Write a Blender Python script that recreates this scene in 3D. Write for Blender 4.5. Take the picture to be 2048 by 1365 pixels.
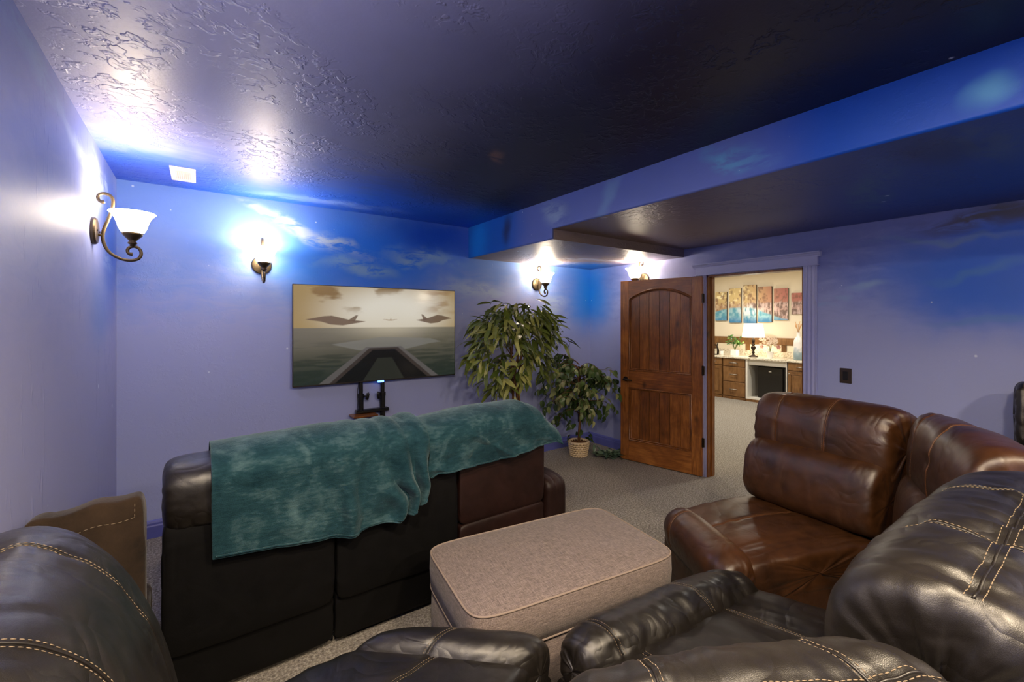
import bpy, math, random
import numpy as np
from mathutils import Vector, noise as mnoise

for o in list(bpy.data.objects):
    bpy.data.objects.remove(o, do_unlink=True)
SC = bpy.context.scene
COL = SC.collection
R = math.radians

# ------------------------------------------------------------------ camera, world, light, exposure
CAM_Z = 1.592
cam_d = bpy.data.cameras.new('camera')
cam = bpy.data.objects.new('camera', cam_d)
COL.objects.link(cam)
cam.location = (0, 0, CAM_Z)
cam.rotation_euler = (R(90), 0, -0.6168)
cam_d.sensor_width = 36.0
cam_d.lens = 15.542
cam_d.shift_y = -0.0198
cam_d.clip_start = 0.02
SC.camera = cam

world = bpy.data.worlds.new('world')
SC.world = world
world.use_nodes = True
world.node_tree.nodes['Background'].inputs[0].default_value = (0.5, 0.55, 0.7, 1)
world.node_tree.nodes['Background'].inputs[1].default_value = 0.05

SC.view_settings.view_transform = 'Standard'
SC.view_settings.look = 'None'
SC.view_settings.gamma = 1.0
SC.view_settings.use_curve_mapping = False
SC.cycles.max_bounces = 7
SC.cycles.diffuse_bounces = 4
SC.cycles.glossy_bounces = 3
SC.cycles.caustics_reflective = False
SC.cycles.caustics_refractive = False
SC.view_settings.exposure = 1.3

LAMP_COL = (1.0, 0.86, 0.68)
SHADE_E = 13.0        # radiance of the frosted glass shades
BULB_W = 4.5          # bulb inside each shade

def area_light(name, loc, size, watts, col):
    d = bpy.data.lights.new(name, 'AREA')
    d.shape = 'DISK'
    d.size = size
    d.energy = watts
    d.color = col
    o = bpy.data.objects.new(name, d)
    o.location = loc
    COL.objects.link(o)
    return o

# unseen ceiling lights: assumed in the bar room, added fill over the theatre's rear
for i, (x, y) in enumerate(((6.0, 2.2), (6.0, 4.8), (8.0, 2.6), (8.0, 4.9))):
    area_light('unseen_ceiling_light', (x, y, 2.585), 0.22, 15, (1.0, 0.94, 0.84))
for i, (x, y) in enumerate(((0.1, .35), (2.0, -1.5), (1.1, -.35))):
    area_light('unseen_ceiling_light', (x, y, 2.585), 0.2, 25, (1.0, 0.80, 0.56))

# ------------------------------------------------------------------ helpers
def lin(r, g, b):
    def f(c):
        c /= 255.0
        return c / 12.92 if c <= 0.04045 else ((c + 0.055) / 1.055) ** 2.4
    return (f(r), f(g), f(b), 1.0)

_T = np.random.RandomState(7).rand(256, 256)
def vn(x, y, seed=0):
    x = np.asarray(x, float) + seed * 17.31
    y = np.asarray(y, float) + seed * 5.77
    xi = np.floor(x).astype(int); yi = np.floor(y).astype(int)
    fx = x - xi; fy = y - yi
    fx = fx * fx * fx * (fx * (fx * 6 - 15) + 10); fy = fy * fy * fy * (fy * (fy * 6 - 15) + 10)
    a = _T[xi & 255, yi & 255]; b = _T[(xi + 1) & 255, yi & 255]
    c = _T[xi & 255, (yi + 1) & 255]; d = _T[(xi + 1) & 255, (yi + 1) & 255]
    return (a * (1 - fx) + b * fx) * (1 - fy) + (c * (1 - fx) + d * fx) * fy
def fbm(x, y, seed=0, oct=4):
    s = 0; a = .5; t = 0
    for i in range(oct):
        s = s + a * vn(x * 2 ** i, y * 2 ** i, seed + i); t += a; a *= .5
    return s / t
def sst(a, b, x):
    t = np.clip((np.asarray(x, float) - a) / (b - a), 0, 1)
    return t * t * (3 - 2 * t)

def new_mesh(name, v, f, smooth=False):
    m = bpy.data.meshes.new(name)
    v = [tuple(map(float, p)) for p in v]
    m.from_pydata(v, [], [tuple(map(int, q)) for q in f])
    m.update()
    if smooth:
        m.polygons.foreach_set('use_smooth', [True] * len(m.polygons))
    return m
def link(name, mesh, mat=None, parent=None, loc=(0, 0, 0)):
    o = bpy.data.objects.new(name, mesh)
    COL.objects.link(o)
    if mat is not None and mesh is not None and len(mesh.materials) == 0:
        mesh.materials.append(mat)
    o.parent = parent
    o.location = loc
    return o
def tag(o, label=None, cat=None, group=None, kind=None):
    if label: o['label'] = label
    if cat: o['category'] = cat
    if group: o['group'] = group
    if kind: o['kind'] = kind
    return o

class MB:
    """collects shapes of ONE part; origin is subtracted so that the part sits in its thing's frame"""
    def __init__(s, org=(0, 0, 0)):
        s.v = []; s.f = []; s.o = np.array(org, float)
    def add(s, v, f):
        n = len(s.v)
        s.v += [tuple(np.array(p, float) - s.o) for p in v]
        s.f += [tuple(i + n for i in q) for q in f]
        return s
    def box(s, x0, x1, y0, y1, z0, z1, b=0.0):
        if b <= 0:
            v = [(x0, y0, z0), (x1, y0, z0), (x1, y1, z0), (x0, y1, z0), (x0, y0, z1), (x1, y0, z1), (x1, y1, z1), (x0, y1, z1)]
            f = [(3, 2, 1, 0), (4, 5, 6, 7), (0, 1, 5, 4), (1, 2, 6, 5), (2, 3, 7, 6), (3, 0, 4, 7)]
            return s.add(v, f)
        # bevelled box: 24 verts
        v = []; idx = {}
        for sx in (0, 1):
            for sy in (0, 1):
                for sz in (0, 1):
                    X = (x0, x1)[sx]; Y = (y0, y1)[sy]; Z = (z0, z1)[sz]
                    dx = b if sx == 0 else -b; dy = b if sy == 0 else -b; dz = b if sz == 0 else -b
                    for k, p in enumerate(((X, Y + dy, Z + dz), (X + dx, Y, Z + dz), (X + dx, Y + dy, Z))):
                        idx[(sx, sy, sz, k)] = len(v); v.append(p)
        f = []
        I = idx
        for sx in (0, 1):
            q = [I[(sx, 0, 0, 0)], I[(sx, 1, 0, 0)], I[(sx, 1, 1, 0)], I[(sx, 0, 1, 0)]]
            f.append(tuple(q if sx else q[::-1]))
        for sy in (0, 1):
            q = [I[(0, sy, 0, 1)], I[(1, sy, 0, 1)], I[(1, sy, 1, 1)], I[(0, sy, 1, 1)]]
            f.append(tuple(q[::-1] if sy else q))
        for sz in (0, 1):
            q = [I[(0, 0, sz, 2)], I[(1, 0, sz, 2)], I[(1, 1, sz, 2)], I[(0, 1, sz, 2)]]
            f.append(tuple(q if sz else q[::-1]))
        for a in (0, 1):
            for c in (0, 1):
                q = [I[(a, c, 0, 0)], I[(a, c, 1, 0)], I[(a, c, 1, 1)], I[(a, c, 0, 1)]]
                f.append(tuple(q if (a + c) % 2 else q[::-1]))
                q = [I[(a, 0, c, 0)], I[(a, 1, c, 0)], I[(a, 1, c, 2)], I[(a, 0, c, 2)]]
                f.append(tuple(q[::-1] if (a + c) % 2 else q))
                q = [I[(0, a, c, 1)], I[(1, a, c, 1)], I[(1, a, c, 2)], I[(0, a, c, 2)]]
                f.append(tuple(q if (a + c) % 2 else q[::-1]))
        for sx in (0, 1):
            for sy in (0, 1):
                for sz in (0, 1):
                    q = [I[(sx, sy, sz, k)] for k in (0, 1, 2)]
                    f.append(tuple(q if (sx + sy + sz) % 2 else q[::-1]))
        return s.add(v, f)
    def tube(s, pts, r, n=8, closed=False, caps=True):
        pts = [Vector(p) for p in pts]; m = len(pts)
        rs = r if hasattr(r, '__len__') else [r] * m
        v = []; f = []; prev = None
        for i, p in enumerate(pts):
            if closed: t = pts[(i + 1) % m] - pts[i - 1]
            else: t = pts[min(i + 1, m - 1)] - pts[max(i - 1, 0)]
            if t.length < 1e-9: t = Vector((0, 0, 1))
            t.normalize()
            if prev is None:
                a = Vector((0, 0, 1)) if abs(t.z) < .9 else Vector((1, 0, 0))
                nx = t.cross(a).normalized()
            else:
                nx = (prev - t * prev.dot(t))
                nx = nx.normalized() if nx.length > 1e-6 else t.orthogonal().normalized()
            prev = nx; ny = t.cross(nx)
            for k in range(n):
                a = 2 * math.pi * k / n
                v.append(p + nx * math.cos(a) * rs[i] + ny * math.sin(a) * rs[i])
        for i in range(m if closed else m - 1):
            j = (i + 1) % m
            for k in range(n):
                l = (k + 1) % n
                f.append((i * n + k, i * n + l, j * n + l, j * n + k))
        if caps and not closed:
            f.append(tuple(range(n - 1, -1, -1))); f.append(tuple((m - 1) * n + k for k in range(n)))
        return s.add(v, f)
    def lathe(s, prof, c=(0, 0, 0), n=32, cap0=True, cap1=True):
        v = []; f = []
        for r, z in prof:
            for k in range(n):
                a = 2 * math.pi * k / n
                v.append((c[0] + r * math.cos(a), c[1] + r * math.sin(a), c[2] + z))
        for i in range(len(prof) - 1):
            for k in range(n):
                l = (k + 1) % n
                f.append((i * n + k, i * n + l, (i + 1) * n + l, (i + 1) * n + k))
        if cap0: f.append(tuple(range(n - 1, -1, -1)))
        if cap1: f.append(tuple((len(prof) - 1) * n + k for k in range(n)))
        return s.add(v, f)
    def prism(s, poly, axis, a0, a1):
        """poly in the two other axes (in order x,y,z without axis), extruded along axis"""
        n = len(poly); v = []
        for a in (a0, a1):
            for p in poly:
                q = list(p); q.insert(axis, a); v.append(tuple(q))
        f = [tuple(range(n - 1, -1, -1)), tuple(range(n, 2 * n))]
        for i in range(n):
            j = (i + 1) % n
            f.append((i, j, n + j, n + i))
        return s.add(v, f)
    def grid(s, P, wrapv=False):
        nu, nv = P.shape[:2]
        f = []
        for i in range(nu - 1):
            for j in range(nv if wrapv else nv - 1):
                k = (j + 1) % nv
                f.append((i * nv + j, (i + 1) * nv + j, (i + 1) * nv + k, i * nv + k))
        return s.add(P.reshape(-1, 3), f)
    def build(s, name, mat, parent=None, smooth=False, fix=True, sharp=None):
        m = new_mesh(name, s.v, s.f, smooth)
        if fix:
            import bmesh
            bm = bmesh.new(); bm.from_mesh(m)
            bmesh.ops.recalc_face_normals(bm, faces=bm.faces); bm.to_mesh(m); bm.free()
        if smooth and sharp:
            m.set_sharp_from_angle(angle=R(sharp))
        return link(name, m, mat, parent)

def thing(name, loc, label, cat, group=None, rz=0):
    o = bpy.data.objects.new(name, None)
    o.empty_display_size = 0.1
    COL.objects.link(o)
    o.location = loc; o.rotation_euler = (0, 0, rz)
    return tag(o, label, cat, group)
def copy_tree(o, parent=None):
    c = o.copy(); COL.objects.link(c); c.parent = parent
    for ch in list(o.children): copy_tree(ch, c)
    return c

# ------------------------------------------------------------------ material helper
class M:
    def __init__(s, name, rough=.5, base=(.5, .5, .5, 1), metal=0., spec=.5, **kw):
        s.m = bpy.data.materials.new(name); s.m.use_nodes = True
        s.t = s.m.node_tree
        s.b = s.t.nodes['Principled BSDF']
        s.set('Base Color', base); s.set('Roughness', rough); s.set('Metallic', metal); s.set('Specular IOR Level', spec)
        for k, v in kw.items(): s.set(k.replace('_', ' '), v)
    def set(s, k, v):
        i = s.b.inputs[k]
        if hasattr(v, 'is_linked') or hasattr(v, 'links'): s.t.links.new(v, i)
        else: i.default_value = v
    def N(s, typ, **p):
        n = s.t.nodes.new(typ)
        for k, v in p.items(): setattr(n, k, v)
        return n
    def inp(s, sock, v):
        if v is None: return
        if hasattr(v, 'links'): s.t.links.new(v, sock)
        else:
            sock.default_value = v
    def math(s, op, a, b=None, c=None, clamp=False):
        n = s.N('ShaderNodeMath', operation=op, use_clamp=clamp)
        s.inp(n.inputs[0], a); s.inp(n.inputs[1], b)
        if c is not None: s.inp(n.inputs[2], c)
        return n.outputs[0]
    def mix(s, f, a, b, typ='MIX'):
        n = s.N('ShaderNodeMix', data_type='RGBA', blend_type=typ)
        s.inp(n.inputs[0], f); s.inp(n.inputs[6], a); s.inp(n.inputs[7], b)
        return n.outputs[2]
    def pos(s): return s.N('ShaderNodeNewGeometry').outputs['Position']
    def obj(s): return s.N('ShaderNodeTexCoord').outputs['Object']
    def rnd(s): return s.N('ShaderNodeObjectInfo').outputs['Random']
    def scale(s, v, k, off=(0, 0, 0), rot=(0, 0, 0)):
        n = s.N('ShaderNodeMapping'); s.inp(n.inputs[0], v)
        n.inputs[1].default_value = off; n.inputs[2].default_value = rot; n.inputs[3].default_value = k
        return n.outputs[0]
    def noise(s, v, sc, det=3, ro=.5, dist=0, col=False):
        n = s.N('ShaderNodeTexNoise'); s.inp(n.inputs['Vector'], v)
        n.inputs['Scale'].default_value = sc; n.inputs['Detail'].default_value = det
        n.inputs['Roughness'].default_value = ro; n.inputs['Distortion'].default_value = dist
        return n.outputs[1 if col else 0]
    def vor(s, v, sc, feat='F1', out=0, rand=1):
        n = s.N('ShaderNodeTexVoronoi', feature=feat); s.inp(n.inputs['Vector'], v)
        n.inputs['Scale'].default_value = sc; n.inputs['Randomness'].default_value = rand
        return n.outputs[out]
    def ramp(s, f, stops, interp='LINEAR'):
        n = s.N('ShaderNodeValToRGB'); s.inp(n.inputs[0], f)
        n.color_ramp.interpolation = interp
        e = n.color_ramp.elements
        while len(e) < len(stops): e.new(0.5)
        for i, (p, c) in enumerate(stops):
            e[i].position = p; e[i].color = c if hasattr(c, '__len__') else (c, c, c, 1)
        return n.outputs[0]
    def sstep(s, a, b, x):
        n = s.N('ShaderNodeMapRange', interpolation_type='SMOOTHSTEP')
        s.inp(n.inputs[0], x); n.inputs[1].default_value = a; n.inputs[2].default_value = b
        return n.outputs[0]
    def xyz(s, v):
        n = s.N('ShaderNodeSeparateXYZ'); s.inp(n.inputs[0], v); return n.outputs
    def comb(s, x, y, z=0.0):
        n = s.N('ShaderNodeCombineXYZ'); s.inp(n.inputs[0], x); s.inp(n.inputs[1], y); s.inp(n.inputs[2], z); return n.outputs[0]
    def bump(s, h, st, dist=.01, normal=None):
        n = s.N('ShaderNodeBump'); s.inp(n.inputs['Height'], h)
        n.inputs['Strength'].default_value = st; n.inputs['Distance'].default_value = dist
        if normal is not None: s.inp(n.inputs['Normal'], normal)
        return n.outputs[0]

def simple(name, base, rough=.5, metal=0., spec=.5, vary=0.12, vs=30, bump=0.0, bs=80, **kw):
    m = M(name, rough, base, metal, spec, **kw)
    p = m.obj()
    n = m.noise(p, vs, 3)
    d = tuple(c * (1 - vary) for c in base[:3]) + (1,); l = tuple(min(1, c * (1 + vary)) for c in base[:3]) + (1,)
    m.set('Base Color', m.mix(n, d, l))
    if bump: m.set('Normal', m.bump(m.noise(p, bs, 3), bump, .004))
    return m.m

# ---- painted night-sky mural; the soffit's also holds painted glare
PERI = lin(162, 172, 218); PERI_L = lin(172, 172, 216); BLUE = lin(16, 122, 236); AZURE = lin(14, 142, 236)
NAVY = lin(10, 18, 58); DEEP = lin(10, 88, 212); TEAL = lin(104, 150, 205); PALE = lin(180, 200, 222); SMOKE = lin(74, 74, 92); BLACKB = lin(9, 9, 24)
def mural(name, plane, base_fn, blobs, stars=(13.0, .8), rough=.42, relief=.15, relief_scale=(6, 6, 6), spec=.5, thr=.5):
    m = M(name, rough, spec=spec)
    P = m.xyz(m.pos())
    if plane == 'xz': a, b = P[0], P[2]
    elif plane == 'yz': a, b = P[1], P[2]
    else: a, b = P[0], P[1]
    q = m.comb(a, b, 0.0)
    w = m.noise(q, 1.7, 3, .6, col=True)
    wx = m.xyz(w)
    wa = m.math('MULTIPLY_ADD', m.math('SUBTRACT', wx[0], .5), .34, a)
    wb = m.math('MULTIPLY_ADD', m.math('SUBTRACT', wx[1], .5), .34, b)
    det = m.noise(m.scale(q, (1.2, 3.2, 1)), 4.2, 4, .62, .6)
    col = base_fn(m, a, b, wa, wb, det)
    for (ca, cb, ra, rb, c, st, kind, ang) in blobs:
        ua = m.math('SUBTRACT', wa, ca); ub = m.math('SUBTRACT', wb, cb)
        cs, sn = math.cos(R(ang)), math.sin(R(ang))
        x = m.math('MULTIPLY_ADD', ua, cs / ra, m.math('MULTIPLY', ub, sn / ra))
        y = m.math('MULTIPLY_ADD', ub, cs / rb, m.math('MULTIPLY', ua, -sn / rb))
        d = m.math('SQRT', m.math('MULTIPLY_ADD', x, x, m.math('MULTIPLY', y, y)))
        f = m.sstep(1.0, 0.1, d)
        if kind == 'cloud':
            f = m.math('MULTIPLY', f, m.sstep(.36, .56, det))
        f = m.math('MULTIPLY', f, st)
        col = m.mix(f, col, c)
    if stars:
        sc, dens = stars
        vn_ = m.N('ShaderNodeTexVoronoi', feature='F1'); m.inp(vn_.inputs['Vector'], q)
        vn_.inputs['Scale'].default_value = sc
        cc = m.xyz(vn_.outputs['Color'])
        rad = m.math('MULTIPLY', m.math('POWER', cc[0], 4.0), .12)
        msk = m.math('LESS_THAN', cc[1], m.math('MULTIPLY', m.sstep(.42, .62, m.noise(q, 1.5, 2)), dens * 2))
        s1 = m.math('MULTIPLY', m.sstep(1.0, .25, m.math('DIVIDE', vn_.outputs['Distance'], m.math('ADD', rad, .035))), msk)
        col = m.mix(m.math('MULTIPLY', s1, .85), col, lin(225, 236, 246))
    m.set('Base Color', col)
    # trowelled relief of the plaster
    rp = m.scale(m.pos(), relief_scale)
    n1 = m.noise(rp, 5.0, 3, .6, .35)
    n2 = m.noise(rp, .7, 1, .5)
    h = m.math('MULTIPLY', m.sstep(thr, thr + .10, n1), m.sstep(.40, .62, n2))
    n3 = m.noise(m.pos(), 90, 1)
    h = m.math('MULTIPLY_ADD', n3, .10, h)
    m.set('Normal', m.bump(h, relief, .006))
    return m.m

def base_wall(hi, z0, z1, low=PERI):
    def f(m, a, b, wa, wb, det):
        t = m.sstep(z0, z1, m.math('MULTIPLY_ADD', m.math('SUBTRACT', det, .5), .7, wb))
        return m.mix(t, low, hi)
    return f
MURAL_BACK = mural('mural_back_wall', 'xz', base_wall(lin(110, 150, 226), 1.45, 2.3), [
    (1.45, 2.25, 1.25, .62, BLUE, 1.0, 'soft', 0), (1.0, 2.02, .8, .42, lin(24, 124, 230), .75, 'soft', 0), (2.0, 2.45, .75, .32, DEEP, .9, 'soft', 0),
    (4.2, 1.95, .75, .75, lin(40, 130, 226), .7, 'soft', 0), (4.2, 1.92, .42, .55, AZURE, .9, 'soft', 0), (4.2, 2.25, .5, .2, BLUE, .4, 'soft', 0), (2.9, 1.75, .9, .3, PERI_L, .5, 'soft', 0),
    (.55, 2.48, .45, .08, PALE, 1.0, 'cloud', -20), (.92, 2.33, .55, .11, PALE, 1.0, 'cloud', -14), (1.22, 2.11, .50, .12, lin(126, 172, 216), 1.0, 'cloud', -4),
    (1.85, 2.23, .60, .14, lin(140, 180, 218), 1.0, 'cloud', -6), (2.5, 1.92, .6, .14, PALE, .8, 'cloud', -5), (3.55, 1.80, .35, .14, PALE, .7, 'cloud', 0),
    (-.25, 2.1, .5, .3, lin(120, 158, 222), .6, 'soft', 0)], rough=.42, relief=.10)
MURAL_RIGHT = mural('mural_right_wall', 'yz', base_wall(lin(100, 112, 180), 1.5, 2.4, lin(158, 168, 214)), [
    (.45, 1.90, 1.15, .56, lin(4, 104, 220), 1.0, 'soft', 0), (.4, 1.92, .9, .42, lin(0, 96, 212), .9, 'soft', 0), (-.4, 1.9, .8, .55, BLUE, 1.0, 'soft', 0), (4.2, 1.95, .75, .75, lin(40, 130, 226), .7, 'soft', 0), (4.15, 1.92, .42, .52, AZURE, .9, 'soft', 0),
    (.55, 2.27, .55, .10, SMOKE, 1.0, 'cloud', 3), (.2, 2.26, .5, .12, SMOKE, .9, 'soft', 5), (.75, 2.17, .6, .035, lin(104, 140, 186), .6, 'soft', 6), (.6, 1.93, .45, .05, lin(72, 136, 200), .5, 'soft', -8),
    (.5, 1.63, .5, .05, lin(80, 136, 200), .5, 'soft', -4), (1.18, 1.86, .13, .05, lin(140, 172, 214), .8, 'soft', 0), (1.33, 1.78, .09, .035, lin(140, 168, 214), .7, 'soft', 0),
    (1.5, 1.71, .16, .035, lin(140, 168, 214), .6, 'soft', 0), (2.9, 2.16, .7, .2, PERI_L, .6, 'soft', 0)], rough=.45, relief=.05)
MURAL_LEFT = mural('mural_left_wall', 'yz', base_wall(lin(126, 140, 202), 1.3, 2.5, lin(166, 170, 208)), [
    (3.9, 2.1, .45, .7, lin(48, 108, 200), .8, 'soft', 0), (3.5, 1.65, .5, .3, lin(92, 140, 210), .5, 'soft', 0), (3.1, 2.38, .7, .07, PALE, .9, 'cloud', -12),
    (3.6, 2.42, .45, .10, PALE, .9, 'cloud', -20), (2.3, 2.52, .7, .1, lin(136, 164, 210), .7, 'cloud', -6), (3.75, 1.95, .3, .08, PALE, .5, 'cloud', -14)],
    stars=(6, .25), rough=.47, relief=.4, relief_scale=(1, 4, .9), thr=.58, spec=.4)
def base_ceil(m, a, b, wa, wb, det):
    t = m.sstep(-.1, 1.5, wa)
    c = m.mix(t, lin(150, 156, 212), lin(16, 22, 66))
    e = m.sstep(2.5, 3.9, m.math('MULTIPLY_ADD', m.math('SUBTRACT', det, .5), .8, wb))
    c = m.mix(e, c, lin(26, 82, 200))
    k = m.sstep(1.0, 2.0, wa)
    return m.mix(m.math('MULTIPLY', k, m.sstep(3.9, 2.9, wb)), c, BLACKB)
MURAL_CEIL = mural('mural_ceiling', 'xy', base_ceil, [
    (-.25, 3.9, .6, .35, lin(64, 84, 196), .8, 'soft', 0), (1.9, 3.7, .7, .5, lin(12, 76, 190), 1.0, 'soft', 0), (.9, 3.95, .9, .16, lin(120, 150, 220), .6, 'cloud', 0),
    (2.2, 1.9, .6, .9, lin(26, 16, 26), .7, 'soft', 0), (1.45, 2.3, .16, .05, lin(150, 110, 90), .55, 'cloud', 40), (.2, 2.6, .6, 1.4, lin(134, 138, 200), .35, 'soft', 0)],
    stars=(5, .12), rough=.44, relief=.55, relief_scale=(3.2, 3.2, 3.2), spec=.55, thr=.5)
def base_soffit_glare(m, a, b, wa, wb, det):
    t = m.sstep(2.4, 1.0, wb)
    c = m.mix(t, lin(128, 110, 98), lin(6, 54, 140))  # warm brown is sconce glare painted into the base colour, over the mural blue
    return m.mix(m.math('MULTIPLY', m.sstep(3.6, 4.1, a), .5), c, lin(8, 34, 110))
MURAL_SOFFIT_GLARE = mural('mural_soffit_glare', 'xy', base_soffit_glare, [
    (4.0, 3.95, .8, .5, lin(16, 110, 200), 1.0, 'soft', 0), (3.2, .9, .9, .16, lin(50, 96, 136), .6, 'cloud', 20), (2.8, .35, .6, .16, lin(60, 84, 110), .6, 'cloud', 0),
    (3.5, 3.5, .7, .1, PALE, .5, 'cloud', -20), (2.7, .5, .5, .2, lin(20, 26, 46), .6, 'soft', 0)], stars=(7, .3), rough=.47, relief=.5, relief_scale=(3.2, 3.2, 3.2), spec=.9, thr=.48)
def base_side(m, a, b, wa, wb, det):
    t = m.sstep(1.35, .8, wa)
    c = m.mix(t, lin(96, 116, 196), lin(4, 78, 196))
    return m.mix(m.sstep(3.0, 3.5, wa), c, lin(22, 96, 196))
MURAL_SIDE = mural('mural_soffit_side', 'yz', base_side, [
    (3.45, 2.45, .12, .22, lin(40, 40, 70), .8, 'soft', 0), (2.75, 2.47, .25, .16, lin(150, 176, 216), .9, 'cloud', 20), (2.2, 2.45, .08, .3, lin(120, 160, 214), .7, 'soft', 30),
    (1.28, 2.52, .3, .08, lin(96, 160, 214), .9, 'cloud', 30), (.3, 2.43, .10, .10, lin(90, 170, 225), .7, 'soft', 0), (3.95, 2.4, .3, .4, AZURE, .7, 'soft', 0)], stars=(15, .8), rough=.45, relief=.05)

# ---- other surface materials
def carpet_mat():
    m = M('carpet_pile', .95, spec=.1)
    p = m.pos()
    n = m.noise(p, 75, 3, .75); n2 = m.noise(p, 3.0, 3); n3 = m.noise(p, 300, 2)
    c = m.ramp(n, [(.36, lin(84, 76, 66)), (.5, lin(150, 142, 130)), (.64, lin(208, 202, 190))])
    c = m.mix(m.math('MULTIPLY', n2, .35), c, lin(128, 116, 100))
    m.set('Base Color', c)
    m.set('Normal', m.bump(m.math('ADD', n, m.math('MULTIPLY', n3, .5)), .9, .012))
    m.set('Sheen Weight', .25)
    return m.m
CARPET = carpet_mat()
def leather(name, dark, light, rough=.34, grain=420, coat=.15, spec=.7, folds=.13):
    m = M(name, rough, spec=spec)
    p = m.pos()
    a = m.noise(p, 3.2, 4, .6); b = m.noise(p, 17, 3)
    f = m.math('MULTIPLY_ADD', b, .4, m.math('MULTIPLY', a, .75))
    m.set('Base Color', m.ramp(f, [(.35, dark), (.75, light)]))
    m.set('Roughness', m.math('MULTIPLY_ADD', b, .16, rough - .08))
    g = m.vor(p, grain, 'DISTANCE_TO_EDGE')
    h = m.math('MULTIPLY_ADD', m.noise(p, 60, 4, .6), .9, m.math('MULTIPLY', m.sstep(0, .22, g), .25))
    w = m.noise(p, 4.5, 2, .5, 1.2)
    w = m.math('POWER', m.math('SUBTRACT', 1.0, m.math('ABSOLUTE', m.math('MULTIPLY_ADD', w, 2.0, -1.0))), 4.0)
    w2 = m.noise(p, 14, 2, .5, .6)
    fold = m.math('MULTIPLY_ADD', w2, .55, m.math('MULTIPLY', w, -.8))
    nb = m.bump(fold, folds, .02)
    m.set('Normal', m.bump(h, .16, .004, nb))
    m.set('Coat Weight', coat); m.set('Coat Roughness', .3)
    return m.m
LEATHER_BLACK = leather('black_leather', lin(14, 12, 10), lin(29, 24, 19), .41, folds=.2)
LEATHER_BROWN = leather('brown_leather', lin(34, 18, 7), lin(76, 45, 20), .38)
LEATHER_DARKBROWN = leather('dark_brown_leather', lin(28, 14, 11), lin(42, 21, 16), .5, coat=0, spec=.4, folds=.04)
LEATHER_BACKPANEL = leather('black_vinyl', lin(4, 4, 5), lin(7, 6, 6), .6, coat=0, spec=.25, folds=.03)
THREAD_CREAM = simple('cream_thread', lin(132, 116, 94), .8)
THREAD_TAN = simple('tan_thread', lin(122, 82, 48), .8)
PIPING_BLACK = simple('black_piping', lin(26, 22, 19), .4)
PIPING_BROWN = simple('brown_piping', lin(84, 50, 26), .4)
def suede_mat():
    m = M('brown_suede', .9, spec=.2)
    p = m.pos()
    m.set('Base Color', m.ramp(m.noise(p, 7, 5, .65), [(.3, lin(30, 22, 15)), (.7, lin(62, 48, 35))]))
    m.set('Sheen Weight', .15); m.set('Normal', m.bump(m.noise(p, 120, 3), .3, .004))
    return m.m
SUEDE = suede_mat()
def blanket_mat():
    m = M('teal_plush', .95, spec=.1)
    p = m.pos()
    n = m.noise(p, 6, 4, .6, 1.0); n2 = m.noise(m.scale(p, (1, 1, 3)), 26, 3, .6)
    f = m.math('MULTIPLY_ADD', n2, .35, m.math('MULTIPLY', n, .75))
    m.set('Base Color', m.ramp(f, [(.34, lin(20, 48, 57)), (.56, lin(40, 72, 80)), (.8, lin(88, 116, 120))]))
    m.set('Sheen Weight', .5); m.set('Sheen Roughness', .35); m.set('Sheen Tint', lin(186, 210, 212))
    m.set('Normal', m.bump(m.math('ADD', m.noise(p, 260, 2), m.math('MULTIPLY', n2, 1.2)), .5, .006))
    return m.m
BLANKET = blanket_mat()
def linen_mat():
    m = M('grey_linen', .9, spec=.15)
    p = m.obj()
    a = m.noise(m.scale(p, (12, 160, 160)), 2.4, 3, .7); b = m.noise(m.scale(p, (160, 12, 60)), 2.4, 3, .7)
    f = m.math('MULTIPLY_ADD', a, .5, m.math('MULTIPLY', b, .5))
    m.set('Base Color', m.ramp(f, [(.34, lin(78, 68, 66)), (.5, lin(124, 111, 106)), (.66, lin(162, 148, 140))]))
    m.set('Normal', m.bump(f, .5, .003)); m.set('Sheen Weight', .2)
    return m.m
LINEN = linen_mat()
def wood_mat(name, c0, c1, c2, grain=(14, 14, 1.2), rough=.34, knots=True, per=.10):
    m = M(name, rough, spec=.5)
    p = m.obj(); r = m.rnd()
    p = m.N('ShaderNodeVectorMath', operation='ADD'); m.inp(p.inputs[0], m.obj()); m.inp(p.inputs[1], m.comb(m.math('MULTIPLY', r, 13.0), m.math('MULTIPLY', r, 7.0), m.math('MULTIPLY', r, 3.0)))
    p = p.outputs[0]
    g = m.noise(m.scale(p, grain), 3.2, 6, .62, 1.2); l = m.noise(p, 2.8, 4, .6, .8)
    f = m.math('MULTIPLY_ADD', g, .55, m.math('MULTIPLY', l, .5))
    f = m.math('MULTIPLY_ADD', m.math('SUBTRACT', r, .5), per, f)
    c = m.ramp(f, [(.3, c0), (.52, c1), (.74, c2)])
    if knots:
        k = m.vor(m.scale(p, (2.4, 2.4, 1.4)), 1.9)
        c = m.mix(m.math('MULTIPLY', m.sstep(.17, .02, k), .8), c, tuple(x * .5 for x in c0[:3]) + (1,))
    m.set('Base Color', c); m.set('Normal', m.bump(g, .12, .003)); m.set('Coat Weight', .15); m.set('Coat Roughness', .25)
    return m.m
ALDER = wood_mat('stained_alder', lin(62, 32, 10), lin(120, 70, 27), lin(172, 110, 50))
ALDER_H = wood_mat('stained_alder_rail', lin(66, 34, 11), lin(126, 74, 29), lin(174, 112, 52), grain=(1.2, 14, 14))
CABINET = wood_mat('cabinet_wood', lin(70, 44, 22), lin(118, 82, 46), lin(150, 110, 68), grain=(10, 10, 1.4), knots=False)
TRIM = simple('periwinkle_trim_paint', lin(160, 166, 212), .4, vary=.05)
TRIM_D = simple('periwinkle_baseboard_paint', lin(100, 108, 186), .4, vary=.05)
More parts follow.
